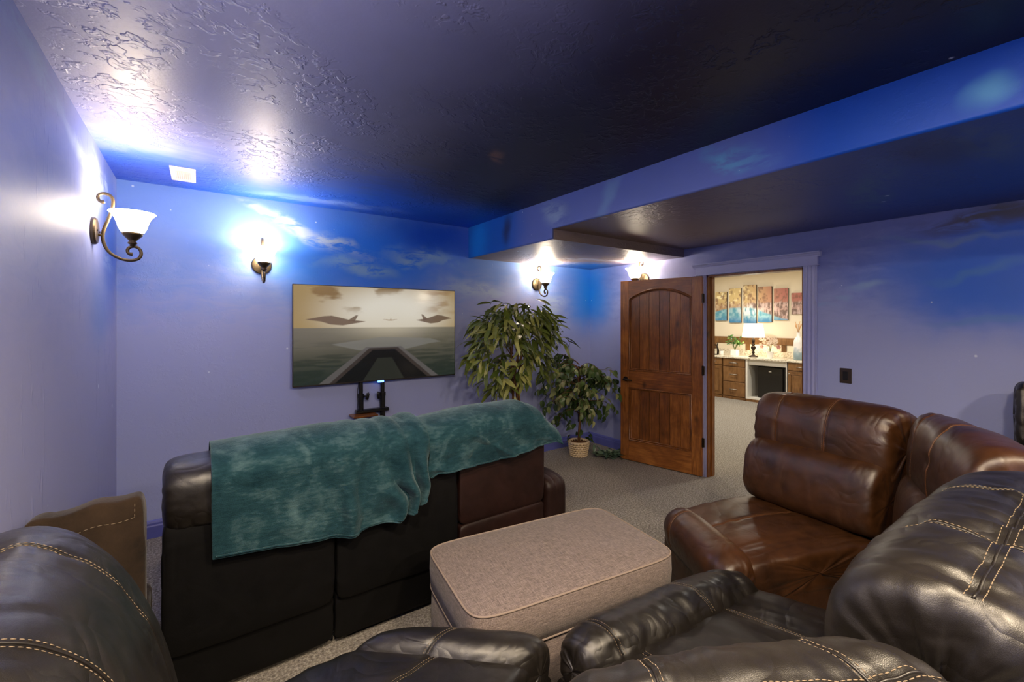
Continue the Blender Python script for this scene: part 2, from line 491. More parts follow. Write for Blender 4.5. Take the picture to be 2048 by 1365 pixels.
IRON = simple('bronze_iron', lin(92, 78, 58), .38, .75, vary=.2)
IRON_D = simple('dark_bronze', lin(44, 34, 26), .4, .7, vary=.2)
BLACKPL = simple('black_plastic', lin(20, 19, 19), .35)
BROWNPL = simple('brown_plastic', lin(50, 38, 30), .4)
WHITEPL = simple('white_plastic', lin(226, 222, 212), .45, vary=.03)
CREAM = simple('cream_wall_paint', lin(226, 214, 190), .7, vary=.03, vs=4, bump=.1, bs=40)
WHITEC = simple('white_ceramic', lin(236, 234, 228), .25, vary=.03)
STEEL = simple('brushed_nickel', lin(190, 186, 178), .3, .9)
BARK = simple('brown_bark', lin(110, 76, 46), .85, vary=.35, vs=22, bump=.6, bs=60)
SOIL = simple('moss_soil', lin(120, 78, 40), .95, vary=.4, vs=60, bump=.8, bs=90)
WICKER = simple('pale_wicker', lin(224, 202, 166), .7, vary=.25, vs=60)
WICKER_IN = simple('wicker_liner', lin(70, 50, 32), .9)
def leaf_mat(name, c0, c1, c2):
    m = M(name, .36, spec=.5)
    r = m.rnd(); p = m.obj()
    f = m.math('MULTIPLY_ADD', m.noise(p, 14, 2), .35, m.math('MULTIPLY', r, .8))
    m.set('Base Color', m.ramp(f, [(.1, c0), (.5, c1), (.95, c2)]))
    return m.m
LEAF_A = leaf_mat('long_leaf_green', lin(52, 70, 24), lin(104, 118, 46), lin(176, 176, 100))
LEAF_B = leaf_mat('fig_leaf_green', lin(42, 66, 30), lin(84, 108, 54), lin(160, 164, 116))
LEAF_G = leaf_mat('garland_green', lin(48, 72, 58), lin(84, 108, 90), lin(120, 140, 116))
def granite_mat():
    m = M('granite', .25)
    p = m.pos()
    c = m.ramp(m.noise(p, 34, 5, .7), [(.35, lin(150, 130, 100)), (.5, lin(222, 212, 190)), (.7, lin(240, 234, 220))])
    c = m.mix(m.math('MULTIPLY', m.sstep(.28, .1, m.vor(p, 24)), .6), c, lin(84, 76, 60))
    m.set('Base Color', c)
    return m.m
GRANITE = granite_mat()

# ------------------------------------------------------------------ the room
XL, XR, YB, YR, ZC = -.474, 4.224, 4.171, -2.6, 2.597
XS, ZL, ZU, YS = 2.38, 2.268, 2.352, 2.785
T = .12
tag(MB().box(XL - T, XR + T, YR - T, YB + T, -.1, 0).build('floor', CARPET), kind='structure')
tag(MB().box(XR + T, 9.6, -.6, 7.6, -.1, 0).build('floor_bar_room', CARPET), kind='structure')
tag(MB().box(XL - T, XR + T, YB, YB + T, 0, ZC).build('wall_back', MURAL_BACK), kind='structure')
tag(MB().box(XL - T, XL, YR, YB, 0, ZC).build('wall_left', MURAL_LEFT), kind='structure')
tag(MB().box(XL - T, XR + T, YR - T, YR, 0, ZC).build('wall_rear', MURAL_LEFT), kind='structure')
OY0, OY1, OZ = 1.636, 2.53, 2.052
tag(MB().box(XR, XR + T, YR, OY0, 0, ZC).box(XR, XR + T, OY1, YB, 0, ZC).box(XR, XR + T, OY0, OY1, OZ, ZC).build('wall_right', MURAL_RIGHT), kind='structure')
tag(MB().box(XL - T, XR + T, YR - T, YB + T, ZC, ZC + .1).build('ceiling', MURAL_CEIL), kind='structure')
# dropped soffit: its underside, its long face and the lower box in the corner
tag(MB().box(XS + .012, XR, YR, YS, ZU, ZC).build('ceiling_soffit', MURAL_SOFFIT_GLARE), kind='structure')
tag(MB().box(XS + .012, XR, YS, YB, ZL, ZC).build('ceiling_soffit_low', MURAL_SOFFIT_GLARE), kind='structure')
def side_face():
    b = MB()
    for (y0, y1, zb) in ((YR, YS, ZU), (YS, YB, ZL)):
        poly = [(XS, ZC), (XS, zb + .014)]
        for k in range(1, 6):
            a = k / 5 * math.pi / 2
            poly.append((XS + .014 - .014 * math.cos(a), zb + .014 - .014 * math.sin(a) - .001))
        poly += [(XS + .016, zb - .001), (XS + .016, ZC)]
        b.prism(poly, 1, y0, y1)
    return b
tag(side_face().build('trim_1', MURAL_SIDE, smooth=True, sharp=40), kind='structure')

# baseboards
def baseboard(name, axis, wallpos, sgn, a0, a1):
    prof = [(0, 0), (.016, 0), (.016, .085), (.012, .095), (.012, .108), (.007, .122), (0, .128)]
    poly = [(wallpos + sgn * p, z) for p, z in prof]
    tag(MB().prism(poly, axis, a0, a1).build(name, TRIM_D), kind='structure')
baseboard('baseboard_back', 0, YB, -1, XL, XR)
baseboard('baseboard_left', 1, XL, 1, YR, YB)
baseboard('baseboard_right', 1, XR, -1, OY1 + .1, YB)
baseboard('baseboard_right_near', 1, XR, -1, YR, OY0 - .1)

# door surround: jambs in stained wood, casing in wall paint
jb = thing('trim_2', (XR, 2.08, 0), None, None); tag(jb, kind='structure')
o_ = (XR, 2.08, 0)
MB(o_).box(XR - .002, XR + T + .002, OY1 - .019, OY1, 0, OZ).build('jamb', ALDER, jb)
MB(o_).box(XR - .002, XR + T + .002, OY0, OY0 + .019, 0, OZ).build('jamb', ALDER, jb)
MB(o_).box(XR - .002, XR + T + .002, OY0, OY1, OZ - .019, OZ).build('head_jamb', ALDER_H, jb)
MB(o_).box(XR + .05, XR + .085, OY1 - .031, OY1 - .019, 0, OZ - .019).build('door_stop', ALDER, jb)
cs = thing('trim_3', (XR, 2.08, 0), None, None); tag(cs, kind='structure')
def casing(y0, y1):
    w = y1 - y0; poly = []
    for k in range(41):
        t = k / 40
        d = .018 + .004 * math.cos(t * math.pi * 6) * (1 if .12 < t < .88 else 0) - (.006 if .30 < t < .36 or .64 < t < .70 else 0)
        poly.append((XR - d, y0 + w * t))
    poly += [(XR, y1), (XR, y0)]
    return MB(o_).prism(poly, 2, 0, OZ + .008)
casing(OY0 - .098, OY0 + .004).build('casing', TRIM, cs)
casing(OY1 - .004, OY1 + .098).build('casing', TRIM, cs)
MB(o_).box(XR - .026, XR, OY0 - .105, OY1 + .105, OZ + .008, OZ + .082).build('header_board', TRIM, cs)
MB(o_).box(XR - .034, XR, OY0 - .113, OY1 + .113, OZ + .004, OZ + .013).build('bead', TRIM, cs)
crown = [(XR, OZ + .08), (XR - .028, OZ + .08), (XR - .030, OZ + .088), (XR - .038, OZ + .092), (XR - .046, OZ + .104), (XR - .058, OZ + .108), (XR - .060, OZ + .118), (XR, OZ + .118)]
MB(o_).prism(crown, 1, OY0 - .13, OY1 + .13).build('crown_moulding', TRIM, cs)

# ------------------------------------------------------------------ the door
DW = .9125
dr = thing('door_1', (4.16, 2.539, 0), None, None, rz=math.atan2(3.43 - 2.539, 3.963 - 4.16))
tag(dr, 'knotty stained wooden door standing open, with arched plank panels', None, kind='structure')
A0, A1 = .115 * DW, .888 * DW
AC = (A0 + A1) / 2; RAD = .631; SPR = 1.837; CZ = SPR - (RAD - .108)
def arc_z(x, off=0): return CZ + math.sqrt(max((RAD + off) ** 2 - (x - AC) ** 2, 0))
MB().box(0, A0, -.045, 0, .01, 2.045, .003).build('stile', ALDER, dr)
MB().box(A1, DW, -.045, 0, .01, 2.045, .003).build('stile', ALDER, dr)
MB().box(A0, A1, -.045, 0, .835, 1.03, .003).build('rail', ALDER_H, dr)
MB().box(A0, A1, -.045, 0, .01, .238, .003).build('rail', ALDER_H, dr)
poly = [(A0, 2.045)] + [(A0 + (A1 - A0) * k / 24, arc_z(A0 + (A1 - A0) * k / 24)) for k in range(25)] + [(A1, 2.045)]
MB().prism(poly, 1, -.045, 0).build('arched_rail', ALDER_H, dr)
edges_u = [w * DW for w in (.143, .247, .372, .5, .627, .747, .849)]
edges_u[0] = A0; edges_u[-1] = A1
for k in range(6):
    x0, x1 = edges_u[k] + .002, edges_u[k + 1] - .002
    top = [(x1 - (x1 - x0) * j / 6, arc_z(x1 - (x1 - x0) * j / 6) + .006) for j in range(7)]
    MB().prism([(x0, 1.02), (x1, 1.02)] + top, 1, -.034, -.014).build('plank', ALDER, dr)
    MB().box(x0, x1, -.034, -.014, .23, .842, .0015).build('plank', ALDER, dr)
def mould(path, closed=True):
    return MB().tube(path, .0105, 8, closed)
up = [(A0 + .004, -.004, 1.034), (A1 - .004, -.004, 1.034)] + [(A1 - .004 - (A1 - A0 - .008) * k / 24, -.004, arc_z(A1 - .004 - (A1 - A0 - .008) * k / 24, -.004)) for k in range(25)]
mould(up).build('panel_moulding', ALDER, dr, smooth=True)
mould([(A0 + .004, -.004, .242), (A1 - .004, -.004, .242), (A1 - .004, -.004, .831), (A0 + .004, -.004, .831)]).build('panel_moulding', ALDER, dr, smooth=True)
up2 = [(A0 + .022, -.012, 1.052), (A1 - .022, -.012, 1.052)] + [(A1 - .022 - (A1 - A0 - .044) * k / 24, -.012, arc_z(A1 - .022 - (A1 - A0 - .044) * k / 24, -.022)) for k in range(25)]
MB().tube(up2, .006, 6, True).build('inner_bead', ALDER, dr, smooth=True)
MB().tube([(A0 + .022, -.012, .26), (A1 - .022, -.012, .26), (A1 - .022, -.012, .813), (A0 + .022, -.012, .813)], .006, 6, True).build('inner_bead', ALDER, dr, smooth=True)
hd = MB().add([(p[0] + .93 * DW, p[2] * 1.0, p[1] + .93) for p in [(0.028 * math.cos(a), .028 * math.sin(a), 0.0) for a in np.linspace(0, 6.283, 24, False)]] +
              [(p[0] + .93 * DW, .012, p[1] + .93) for p in [(0.022 * math.cos(a), .022 * math.sin(a)) for a in np.linspace(0, 6.283, 24, False)]],
              [(k, (k + 1) % 24, 24 + (k + 1) % 24, 24 + k) for k in range(24)] + [tuple(range(24, 48))]).build('rosette', IRON_D, dr)
tag(MB().tube([(.93 * DW, .01, .93), (.93 * DW, .045, .93), (.915 * DW, .055, .93), (.87 * DW, .055, .927), (.82 * DW, .05, .922)], [.010, .010, .010, .009, .007], 10).build('handle', IRON_D, hd, smooth=True), 'dark bronze lever handle')
for z in (.357, 1.087, 1.82):
    MB().box(-.022, .003, -.006, .002, z - .045, z + .045).tube([(-.01, .004, z - .05), (-.01, .004, z + .05)], .007, 8).build('hinge', IRON_D, dr)

# ------------------------------------------------------------------ wall sconces (local: wall plane x=0, room towards +x)
def frosted():
    m = M('frosted_shade_glass', .4, lin(255, 240, 214))
    m.b.inputs['Emission Color'].default_value = (1.0, .84, .62, 1)
    m.b.inputs['Emission Strength'].default_value = SHADE_E
    return m.m
FROST = frosted()
def make_sconce():
    t = thing('wall_sconce', (0, 0, 0), 'x', 'wall lamp', 'scroll wall sconces with white bell shades')
    b = MB()
    prof = [(.0, .0), (.073, 0), (.074, .012), (.068, .02), (.05, .024), (0.0, .026)]
    n = 40; v = []; f = []
    for r, h in prof:
        for k in range(n):
            a = 2 * math.pi * k / n; v.append((h, max(r, .0005) * math.cos(a), max(r, .0005) * math.sin(a)))
    for i in range(len(prof) - 1):
        for k in range(n):
            f.append((i * n + k, i * n + (k + 1) % n, (i + 1) * n + (k + 1) % n, (i + 1) * n + k))
    plate = b.add(v, f).build('wall_plate', IRON, t, smooth=True, sharp=35)
    for y in (-.035, .035):
        MB().add([(.024 + .005 * math.cos(e) * 0 + (.004 if j else 0), y + .005 * math.cos(a), .005 * math.sin(a)) for j in (0, 1) for a in np.linspace(0, 6.283, 8, False) for e in (0,)],
                 [(k, (k + 1) % 8, 8 + (k + 1) % 8, 8 + k) for k in range(8)] + [tuple(range(8, 16))]).build('screw', IRON_D, plate)
    ctrl = [(.050, .167), (.038, .163), (.026, .172), (.022, .188), (.030, .204), (.048, .212), (.070, .206), (.083, .186), (.084, .150), (.076, .110), (.062, .06), (.048, .015), (.042, -.03), (.050, -.075),
            (.070, -.112), (.100, -.136), (.135, -.149), (.170, -.149), (.196, -.135), (.206, -.108), (.198, -.082), (.178, -.070), (.156, -.076), (.146, -.094), (.152, -.112), (.168, -.114)]
    pts = []
    for i in range(len(ctrl) - 1):
        p0 = ctrl[max(i - 1, 0)]; p1 = ctrl[i]; p2 = ctrl[i + 1]; p3 = ctrl[min(i + 2, len(ctrl) - 1)]
        for k in range(4):
            u = k / 4
            q = [.5 * ((2 * p1[d]) + (-p0[d] + p2[d]) * u + (2 * p0[d] - 5 * p1[d] + 4 * p2[d] - p3[d]) * u * u + (-p0[d] + 3 * p1[d] - 3 * p2[d] + p3[d]) * u ** 3) for d in (0, 1)]
            pts.append((q[0], 0, q[1]))
    pts.append((ctrl[-1][0], 0, ctrl[-1][1]))
    rr = [.0085 if 3 < i < len(pts) - 4 else .010 for i in range(len(pts))]
    arm = MB().tube(pts, rr, 10).build('scroll_arm', IRON, t, smooth=True)
    MB().tube([(.02, 0, -.02), (.045, 0, -.02)], .008, 8).build('bracket', IRON, arm, smooth=True)
    sx = .168
    MB().lathe([(.0, -.072), (.012, -.072), (.012, -.060), (.022, -.055), (.022, -.048), (.016, -.042), (.02, -.034), (.032, -.022), (.046, -.006), (.048, .004), (.044, .006)], (sx, 0, 0), 28, False, False).build('shade_holder', IRON, t, smooth=True)
    prof = [(.0, .004), (.040, .004), (.052, .012), (.063, .034), (.071, .064), (.080, .088), (.094, .108), (.106, .119), (.104, .121), (.091, .111), (.077, .091), (.068, .066), (.060, .036), (.049, .016), (.0, .010)]
    MB().lathe(prof, (sx, 0, 0), 40, False, False).build('glass_shade', FROST, t, smooth=True)
    MB().lathe([(.0, .012), (.014, .012), (.014, .03), (.024, .045), (.028, .062), (.024, .08), (.012, .09), (.0, .092)], (sx, 0, 0), 16, False, False).build('bulb', FROST, t, smooth=True)
    ld = bpy.data.lights.new('sconce_light', 'POINT')
    ld.energy = BULB_W; ld.color = LAMP_COL; ld.shadow_soft_size = .03
    lo = bpy.data.objects.new('sconce_light', ld); COL.objects.link(lo); lo.parent = t; lo.location = (sx, 0, .115)
    return t
sc0 = make_sconce()
spots = [((XL, 3.30, 2.085), 0, 'bronze scroll sconce on the left wall, seen from its side'),
         ((.424, YB, 2.05), -90, 'bronze scroll sconce on the TV wall, up to the left of the TV'),
         ((3.32, YB, 2.03), -90, 'bronze scroll sconce on the TV wall, above the tall plant'),
         ((XR, 3.30, 2.07), 180, 'bronze scroll sconce half hidden behind the top of the wooden door'),
         ((XL, .75, 2.07), 0, 'bronze scroll sconce on the left wall, outside the picture beside the camera'),
         ((XR, -.9, 2.03), 180, 'bronze scroll sconce on the right wall, outside the picture on the right')]
for i, (p, a, lab) in enumerate(spots):
    o = sc0 if i == 0 else copy_tree(sc0)
    o.location = p; o.rotation_euler = (0, 0, R(a)); o['label'] = lab

# ceiling vent
vt = thing('ceiling_vent', (-.085, 3.77, ZC), 'small white square vent plate on the ceiling', 'vent')
o_ = (-.085, 3.77, ZC)
MB(o_).box(-.155, -.015, 3.60, 3.94, ZC - .008, ZC, .003).build('vent_plate', WHITEPL, vt)
MB(o_).box(-.125, -.045, 3.68, 3.86, ZC - .012, ZC - .007).build('vent_core', simple('grey_plastic', lin(190, 186, 176), .5), vt)
for k in range(7):
    MB(o_).box(-.122 + k * .0115, -.119 + k * .0115, 3.685, 3.855, ZC - .015, ZC - .011).build('louvre', WHITEPL, vt)

# switch and outlets
sw = thing('light_switch', (XR, 1.34, 1.152), 'dark brown rocker switch on the blue wall right of the doorway', 'switch')
MB(o_ := (XR, 1.34, 1.152)).box(XR - .007, XR, 1.30, 1.38, 1.092, 1.212, .003).build('cover_plate', BROWNPL, sw)
MB(o_).box(XR - .012, XR - .006, 1.323, 1.357, 1.118, 1.186, .002).build('rocker', BLACKPL, sw)
ol = thing('wall_outlet', (4.04, YB, .345), 'brown outlet low on the wall behind the small potted fig', 'outlet')
MB(o_ := (4.04, YB, .345)).box(4.0, 4.08, YB - .007, YB, .285, .405, .003).build('cover_plate', BROWNPL, ol)
for z in (.32, .37): MB(o_).box(4.022, 4.058, YB - .010, YB - .006, z - .016, z + .016, .002).build('socket', BLACKPL, ol)

# ------------------------------------------------------------------ television on its stand
TX0, TX1, TZ0, TZ1, TY = .644, 2.176, 1.027, 1.904, 4.10
tv = thing('television', ((TX0 + TX1) / 2, TY, TZ0), 'large flat television showing a golden sky over grey sea', 'television')
o_ = tuple(tv.location)
MB(o_).box(TX0, TX1, TY - .004, TY + .03, TZ0, TZ1, .003).build('bezel', simple('gunmetal_bezel', lin(84, 78, 74), .3, .8), tv)
MB(o_).box(TX0 + .25, TX1 - .25, TY + .03, TY + .055, TZ0 + .33, TZ1 - .2, .01).build('rear_housing', BLACKPL, tv)
def screen():
    nx0, ny0, SS = 320, 180, 3
    nx, ny = nx0 * SS, ny0 * SS
    u = np.linspace(0, 1, nx)[:, None] * np.ones((1, ny)); v = np.linspace(0, 1, ny)[None, :] * np.ones((nx, 1))
    def c(*a): return np.array(lin(*a)[:3])
    def mixc(A, B, f): return A * (1 - f[..., None]) + B * f[..., None]
    hz = .57
    # sky
    g = np.clip(1 - np.hypot((u - .56) * 1.3, (v - .74) * 1.6) / .75, 0, 1)
    cl = fbm(u * 6, v * 9 + 3, 3, 5)
    img = mixc(c(146, 122, 76), c(206, 200, 186), sst(0, .8, g))
    dark = sst(.48, .66, cl) * sst(.66, .85, v) * (1 - sst(.30, .60, u) * (1 - sst(.9, 1.0, v) * (1 - sst(.6, .75, u))))
    img = mixc(img, c(112, 82, 34), dark * .85)
    img = mixc(img, c(132, 100, 56), sst(.5, .7, fbm(u * 5 + 9, v * 12, 8)) * sst(.66, .82, v) * sst(.68, .9, u) * .7)
    # sea
    st = fbm(u * 3 + (u - .5) * (1 - v) * 5, v * 46, 5, 4)
    sea = mixc(c(36, 44, 38), c(98, 92, 78), sst(.0, .62, v))
    sea = mixc(sea, c(32, 40, 34), sst(.42, .62, st) * .7 * sst(.6, .1, v))
    sea = mixc(sea, c(140, 130, 108), np.exp(-((u - .54) / .2) ** 2) * sst(.3, .57, v) * .6)
    img = np.where((v < hz)[..., None], sea, img)
    img = mixc(img, c(196, 186, 164), np.exp(-(((u - .56) / .28) ** 2 + ((v - .60) / .12) ** 2)) * .55)
    def tri(pts, col, f=1.0):
        nonlocal img
        p = np.array(pts); ins = np.ones_like(u, bool) ; inside = np.zeros_like(u, bool); n = len(p); j = n - 1
        for i in range(n):
            cond = ((p[i, 1] > v) != (p[j, 1] > v)) & (u < (p[j, 0] - p[i, 0]) * (v - p[i, 1]) / (p[j, 1] - p[i, 1] + 1e-9) + p[i, 0])
            inside ^= cond; j = i
        img = np.where(inside[..., None], img * (1 - f) + c(*col) * f, img)
    # plain stand-in for the film still: pale band, dark wedge, three small aircraft outlines far off
    tri([(.20, .40), (.50, .47), (.82, .44), (.90, .40), (.82, .385), (.66, .33), (.36, .33)], (112, 110, 104), .7)
    tri([(.13, 0), (.40, .36), (.62, .36), (.88, 0)], (84, 80, 78), .9)
    tri([(.19, 0), (.42, .35), (.60, .35), (.83, 0)], (46, 38, 34), .9); tri([(.22, 0), (.44, .33), (.58, .33), (.80, 0)], (14, 15, 15), 1)
    tri([(.38, 0), (.47, .24), (.56, .24), (.64, 0)], (40, 42, 36), .8)
    for (x0, x1, y, s) in ((.06, .40, .655, 1), (.98, .72, .672, 1)):
        L = x1 - x0
        tri([(x0, y), (x0 + L * .3, y + .035), (x0 + L * .42, y + .04), (x0 + L * .7, y + .0), (x0 + L, y - .02), (x0 + L * .85, y - .035), (x0 + L * .6, y - .06), (x0 + L * .4, y - .05), (x0 + L * .25, y - .02)], (92, 70, 52), .9)
        tri([(x0 + L * .68, y - .01), (x0 + L * .82, y + .045), (x0 + L * .86, y + .045), (x0 + L * .8, y - .02)], (98, 78, 60), .9)
    tri([(.50, .66), (.55, .655), (.553, .68), (.557, .655), (.60, .66), (.56, .645), (.54, .645)], (138, 112, 82), .9)
    img = img.reshape(nx0, SS, ny0, SS, 3).mean((1, 3)); u = np.linspace(0, 1, nx0)[:, None] * np.ones((1, ny0)); v = np.linspace(0, 1, ny0)[None, :] * np.ones((nx0, 1))
    P = np.stack([TX0 + .006 + (TX1 - TX0 - .012) * u, np.full_like(u, TY - .0052), TZ0 + .012 + (TZ1 - TZ0 - .018) * v], -1)
    b = MB(o_).grid(P)
    m = new_mesh('screen', b.v, b.f)
    a = m.color_attributes.new('picture', 'FLOAT_COLOR', 'POINT')
    a.data.foreach_set('color', np.concatenate([img, np.ones(img.shape[:2] + (1,))], -1).reshape(-1).astype(np.float32))
    mt = M('screen_picture', .12, (.01, .01, .01, 1))
    at = mt.N('ShaderNodeVertexColor', layer_name='picture')
    mt.set('Emission Color', at.outputs[0]); mt.set('Emission Strength', .42)
    return link('screen', m, mt.m, tv)
screen()
lg = M('blue_led', .3, lin(60, 110, 230)); lg.set('Emission Color', lin(80, 140, 255)); lg.set('Emission Strength', 3.0)
MB(o_).box(1.365, 1.425, TY - .010, TY - .002, TZ0 - .012, TZ0 + .004, .003).build('power_light', lg.m, tv)

ts = thing('tv_stand', (1.32, 4.0, 0), 'black two-post television stand in front of the blue wall', 'stand')
o_ = (1.32, 4.0, 0)
for s, x in ((1, 1.222), (-1, 1.425)):
    MB(o_).tube([(x, 4.135, .88), (x, 4.135, 1.30)], .019, 14).build('inner_post', BLACKPL, ts, smooth=True, sharp=40)
    MB(o_).tube([(x, 4.135, .12), (x, 4.135, .895)], .025, 16).build('outer_post', BLACKPL, ts, smooth=True, sharp=40)
    k = MB(o_).tube([(x, 4.135, .88), (x, 4.135, .915)], .029, 16).build('collar', BLACKPL, ts, smooth=True, sharp=40)
    MB(o_).tube([(x + s * .02, 4.12, .895), (x + s * .05, 4.10, .895)], .007, 8).tube([(x + s * .045, 4.105, .865), (x + s * .05, 4.10, .885), (x + s * .055, 4.095, .91), (x + s * .05, 4.10, .925)], .014, 8).build('clamp_knob', BLACKPL, k, smooth=True)
MB(o_).box(1.17, 1.475, 4.09, 4.155, .742, .772, .006).build('crossbar', BLACKPL, ts)
MB(o_).box(1.12, 1.34, 4.0, 4.15, .722, .738, .003).build('shelf', ALDER_H, ts)
for x in (1.222, 1.425):
    MB(o_).tube([(x, 3.75, .03), (x, 3.85, .05), (x, 4.08, .09), (x, 4.135, .13)], .02, 10).build('foot', BLACKPL, ts, smooth=True)
MB(o_).tube([(1.20, 4.12, 1.02), (1.185, 4.12, .95), (1.19, 4.12, .85), (1.186, 4.12, .775)], .003, 6).build('cable', BLACKPL, ts, smooth=True)

# ------------------------------------------------------------------ upholstery
class Frame:
    """footprint of a seat: front edge F0-F1, back edge B0-B1; u runs along the seat, y front to back"""
    def __init__(s, F0, F1, B0, B1):
        s.F0, s.F1, s.B0, s.B1 = [np.array(p, float) for p in (F0, F1, B0, B1)]
    def __call__(s, u, y, z, anchor):
        u = np.asarray(u)[..., None]
        F = s.F0 + (s.F1 - s.F0) * u; B = s.B0 + (s.B1 - s.B0) * u
        D = B - F; L = np.linalg.norm(D, axis=-1, keepdims=True); d = D / L
        y = np.asarray(y)[..., None]
        P = F + d * y if anchor == 'front' else (B + d * y if anchor == 'back' else F + D * y)
        return np.concatenate([P, np.asarray(z)[..., None] + 0 * P[..., :1]], -1)
    def width(s, anchor):
        return np.linalg.norm(s.B1 - s.B0) if anchor == 'back' else (np.linalg.norm(s.F1 - s.F0) if anchor == 'front' else .5 * (np.linalg.norm(s.B1 - s.B0) + np.linalg.norm(s.F1 - s.F0)))

def sell(cy, cz, a, b, tilt=0, n=2.6, nv=96):
    ph = np.arange(nv) / nv * 2 * np.pi
    c, s_ = np.cos(ph), np.sin(ph)
    y = a * np.sign(c) * np.abs(c) ** (2 / n); z = b * np.sign(s_) * np.abs(s_) ** (2 / n)
    t = R(tilt)
    return np.stack([cy + y * math.cos(t) - z * math.sin(t), cz + y * math.sin(t) + z * math.cos(t)], -1)

class Surf:
    pass
def cushion(fr, anchor, prof, org, name, mat, parent, nu=110, p=7, crown=.06, wr_u=.004, wr_n=.003, seams=(), vseams=(), seed=1, fu=22, u0=0., u1=1., zsag=None, pucker=.006):
    nv = len(prof)
    x = np.linspace(-1, 1, nu); t = np.sign(x) * (1 - (1 - np.abs(x)) ** 2.2)
    k = np.clip(1 - np.abs(t) ** p, 0, 1) ** (1 / p)
    k[0] = k[-1] = .02
    u = .5 + .5 * t
    cy, cz = prof.mean(0)
    kk = k * (1 + crown * (1 - t * t))
    Y = cy + (prof[None, :, 0] - cy) * kk[:, None]; Z = cz + (prof[None, :, 1] - cz) * kk[:, None]
    if zsag is not None: Z = Z + zsag(u)[:, None]
    U = (u0 + (u1 - u0) * u)[:, None] + 0 * Y
    P = fr(U, Y, Z, anchor)
    du = np.gradient(P, axis=0); dv = np.roll(P, -1, 1) - np.roll(P, 1, 1)
    N = np.cross(du, dv); N /= (np.linalg.norm(N, axis=-1, keepdims=True) + 1e-9)
    C = P.mean((0, 1))
    if ((P - P.mean(1, keepdims=True)) * N).sum(-1).mean() < 0: N = -N
    W = fr.width(anchor) * (u1 - u0)
    seg = np.linalg.norm(np.diff(np.concatenate([prof, prof[:1]]), axis=0), axis=1)
    if anchor == 'frac': seg = seg * .9
    vm = np.concatenate([[0], np.cumsum(seg)[:-1]]); per = seg.sum()
    um = (u * W)[:, None] + 0 * Y; VM = vm[None, :] + 0 * Y
    # creases that run round the profile, broken up, plus soft unevenness (periodic blend across the v wrap)
    def pn(fun):
        wgt = sst(0, 1, VM / per)
        return fun(um, VM) * (1 - wgt) + fun(um, VM - per) * wgt
    cr = pn(lambda a, b: vn(a * fu + 1.3 * vn(a * 6, b * 7, seed + 3), b * 3.2, seed))
    amt = pn(lambda a, b: sst(.35, .75, fbm(a * 3, b * 3, seed + 9, 2)))
    D = -wr_u * (1 - np.abs(2 * cr - 1)) ** 3 * amt + wr_u * .5 * (cr - .5) * amt
    D = D + wr_u * 1.3 * (pn(lambda a, b: fbm(a * 9 + b * 2, b * 4 - a * 2, seed + 15, 3)) - .5)
    D = D + wr_n * 2 * (pn(lambda a, b: fbm(a * 5, b * 5, seed + 5, 3)) - .5)
    for us in seams:
        d = (u[:, None] - us) * W
        D = D - .006 * np.exp(-(d / .011) ** 2)
        D = D + pucker * np.exp(-np.abs(d) / .05) * (pn(lambda a, b: vn(b * 26, a * 5, seed + 21)) - .5)
    for vs in vseams:
        d = np.abs(VM - vs * per); d = np.minimum(d, per - d)
        D = D - .009 * np.exp(-(d / .014) ** 2)
        D = D + pucker * 1.6 * np.exp(-d / .07) * (vn(um * 24, d * 6, seed + 31) - .5)
    # gathered ends
    e = (1 - np.abs(t))[:, None] * W * .5
    D = D + pucker * 1.2 * np.exp(-e / .04) * (pn(lambda a, b: vn(b * 30, a * 4, seed + 41)) - .5)
    P = P + N * D[..., None]
    o = np.array(org)
    b = MB(org).grid(P, True)
    b.f.append(tuple(range(nv - 1, -1, -1))); b.f.append(tuple((nu - 1) * nv + j for j in range(nv)))
    ob = b.build(name, mat, parent, smooth=True)
    s = Surf(); s.P, s.N, s.u, s.W, s.per, s.nv, s.org, s.ob, s.vm = P, N, u, W, per, nv, org, ob, vm
    def at(uu, vv, lift=0.0):
        i = np.clip(np.searchsorted(u, uu) - 1, 0, nu - 2); fi = (uu - u[i]) / (u[i + 1] - u[i])
        j = (vv % 1.0) * nv; j0 = int(j) % nv; j1 = (j0 + 1) % nv; fj = j - int(j)
        q = lambda G: (G[i, j0] * (1 - fj) + G[i, j1] * fj) * (1 - fi) + (G[i + 1, j0] * (1 - fj) + G[i + 1, j1] * fj) * fi
        return q(P) + q(N) * lift
    s.at = at
    return s

def stitch_line(b, pts, L=.0065, gap=.0035, r=.0009):
    """short raised thread dashes along a path"""
    pts = np.array(pts); seg = np.linalg.norm(np.diff(pts, axis=0), axis=1); cum = np.concatenate([[0], np.cumsum(seg)])
    s = 0.0
    def q(a):
        i = min(max(np.searchsorted(cum, a) - 1, 0), len(seg) - 1)
        return pts[i] + (pts[i + 1] - pts[i]) * ((a - cum[i]) / max(seg[i], 1e-9))
    while s + L < cum[-1]:
        b.tube([q(s), q(s + L * .5), q(s + L)], [r * .6, r, r * .6], 5)
        s += L + gap
def seam(S, us, v0, v1, thread, piping, off=.008, double=True, n=70):
    """piped seam round the cushion at us, with thread on both sides: two sub-parts of the cushion"""
    vs = np.linspace(v0, v1, n)
    MB(S.org).tube([S.at(us, v, .0005) for v in vs], .0026, 6).build('seam_piping', piping, S.ob, smooth=True)
    b = MB(S.org)
    for d in ((-off, off) if double else (off,)):
        stitch_line(b, [S.at(us + d / S.W, v, .0006) for v in vs])
    b.build('stitching', thread, S.ob, smooth=True, fix=False)['kind'] = 'stuff'
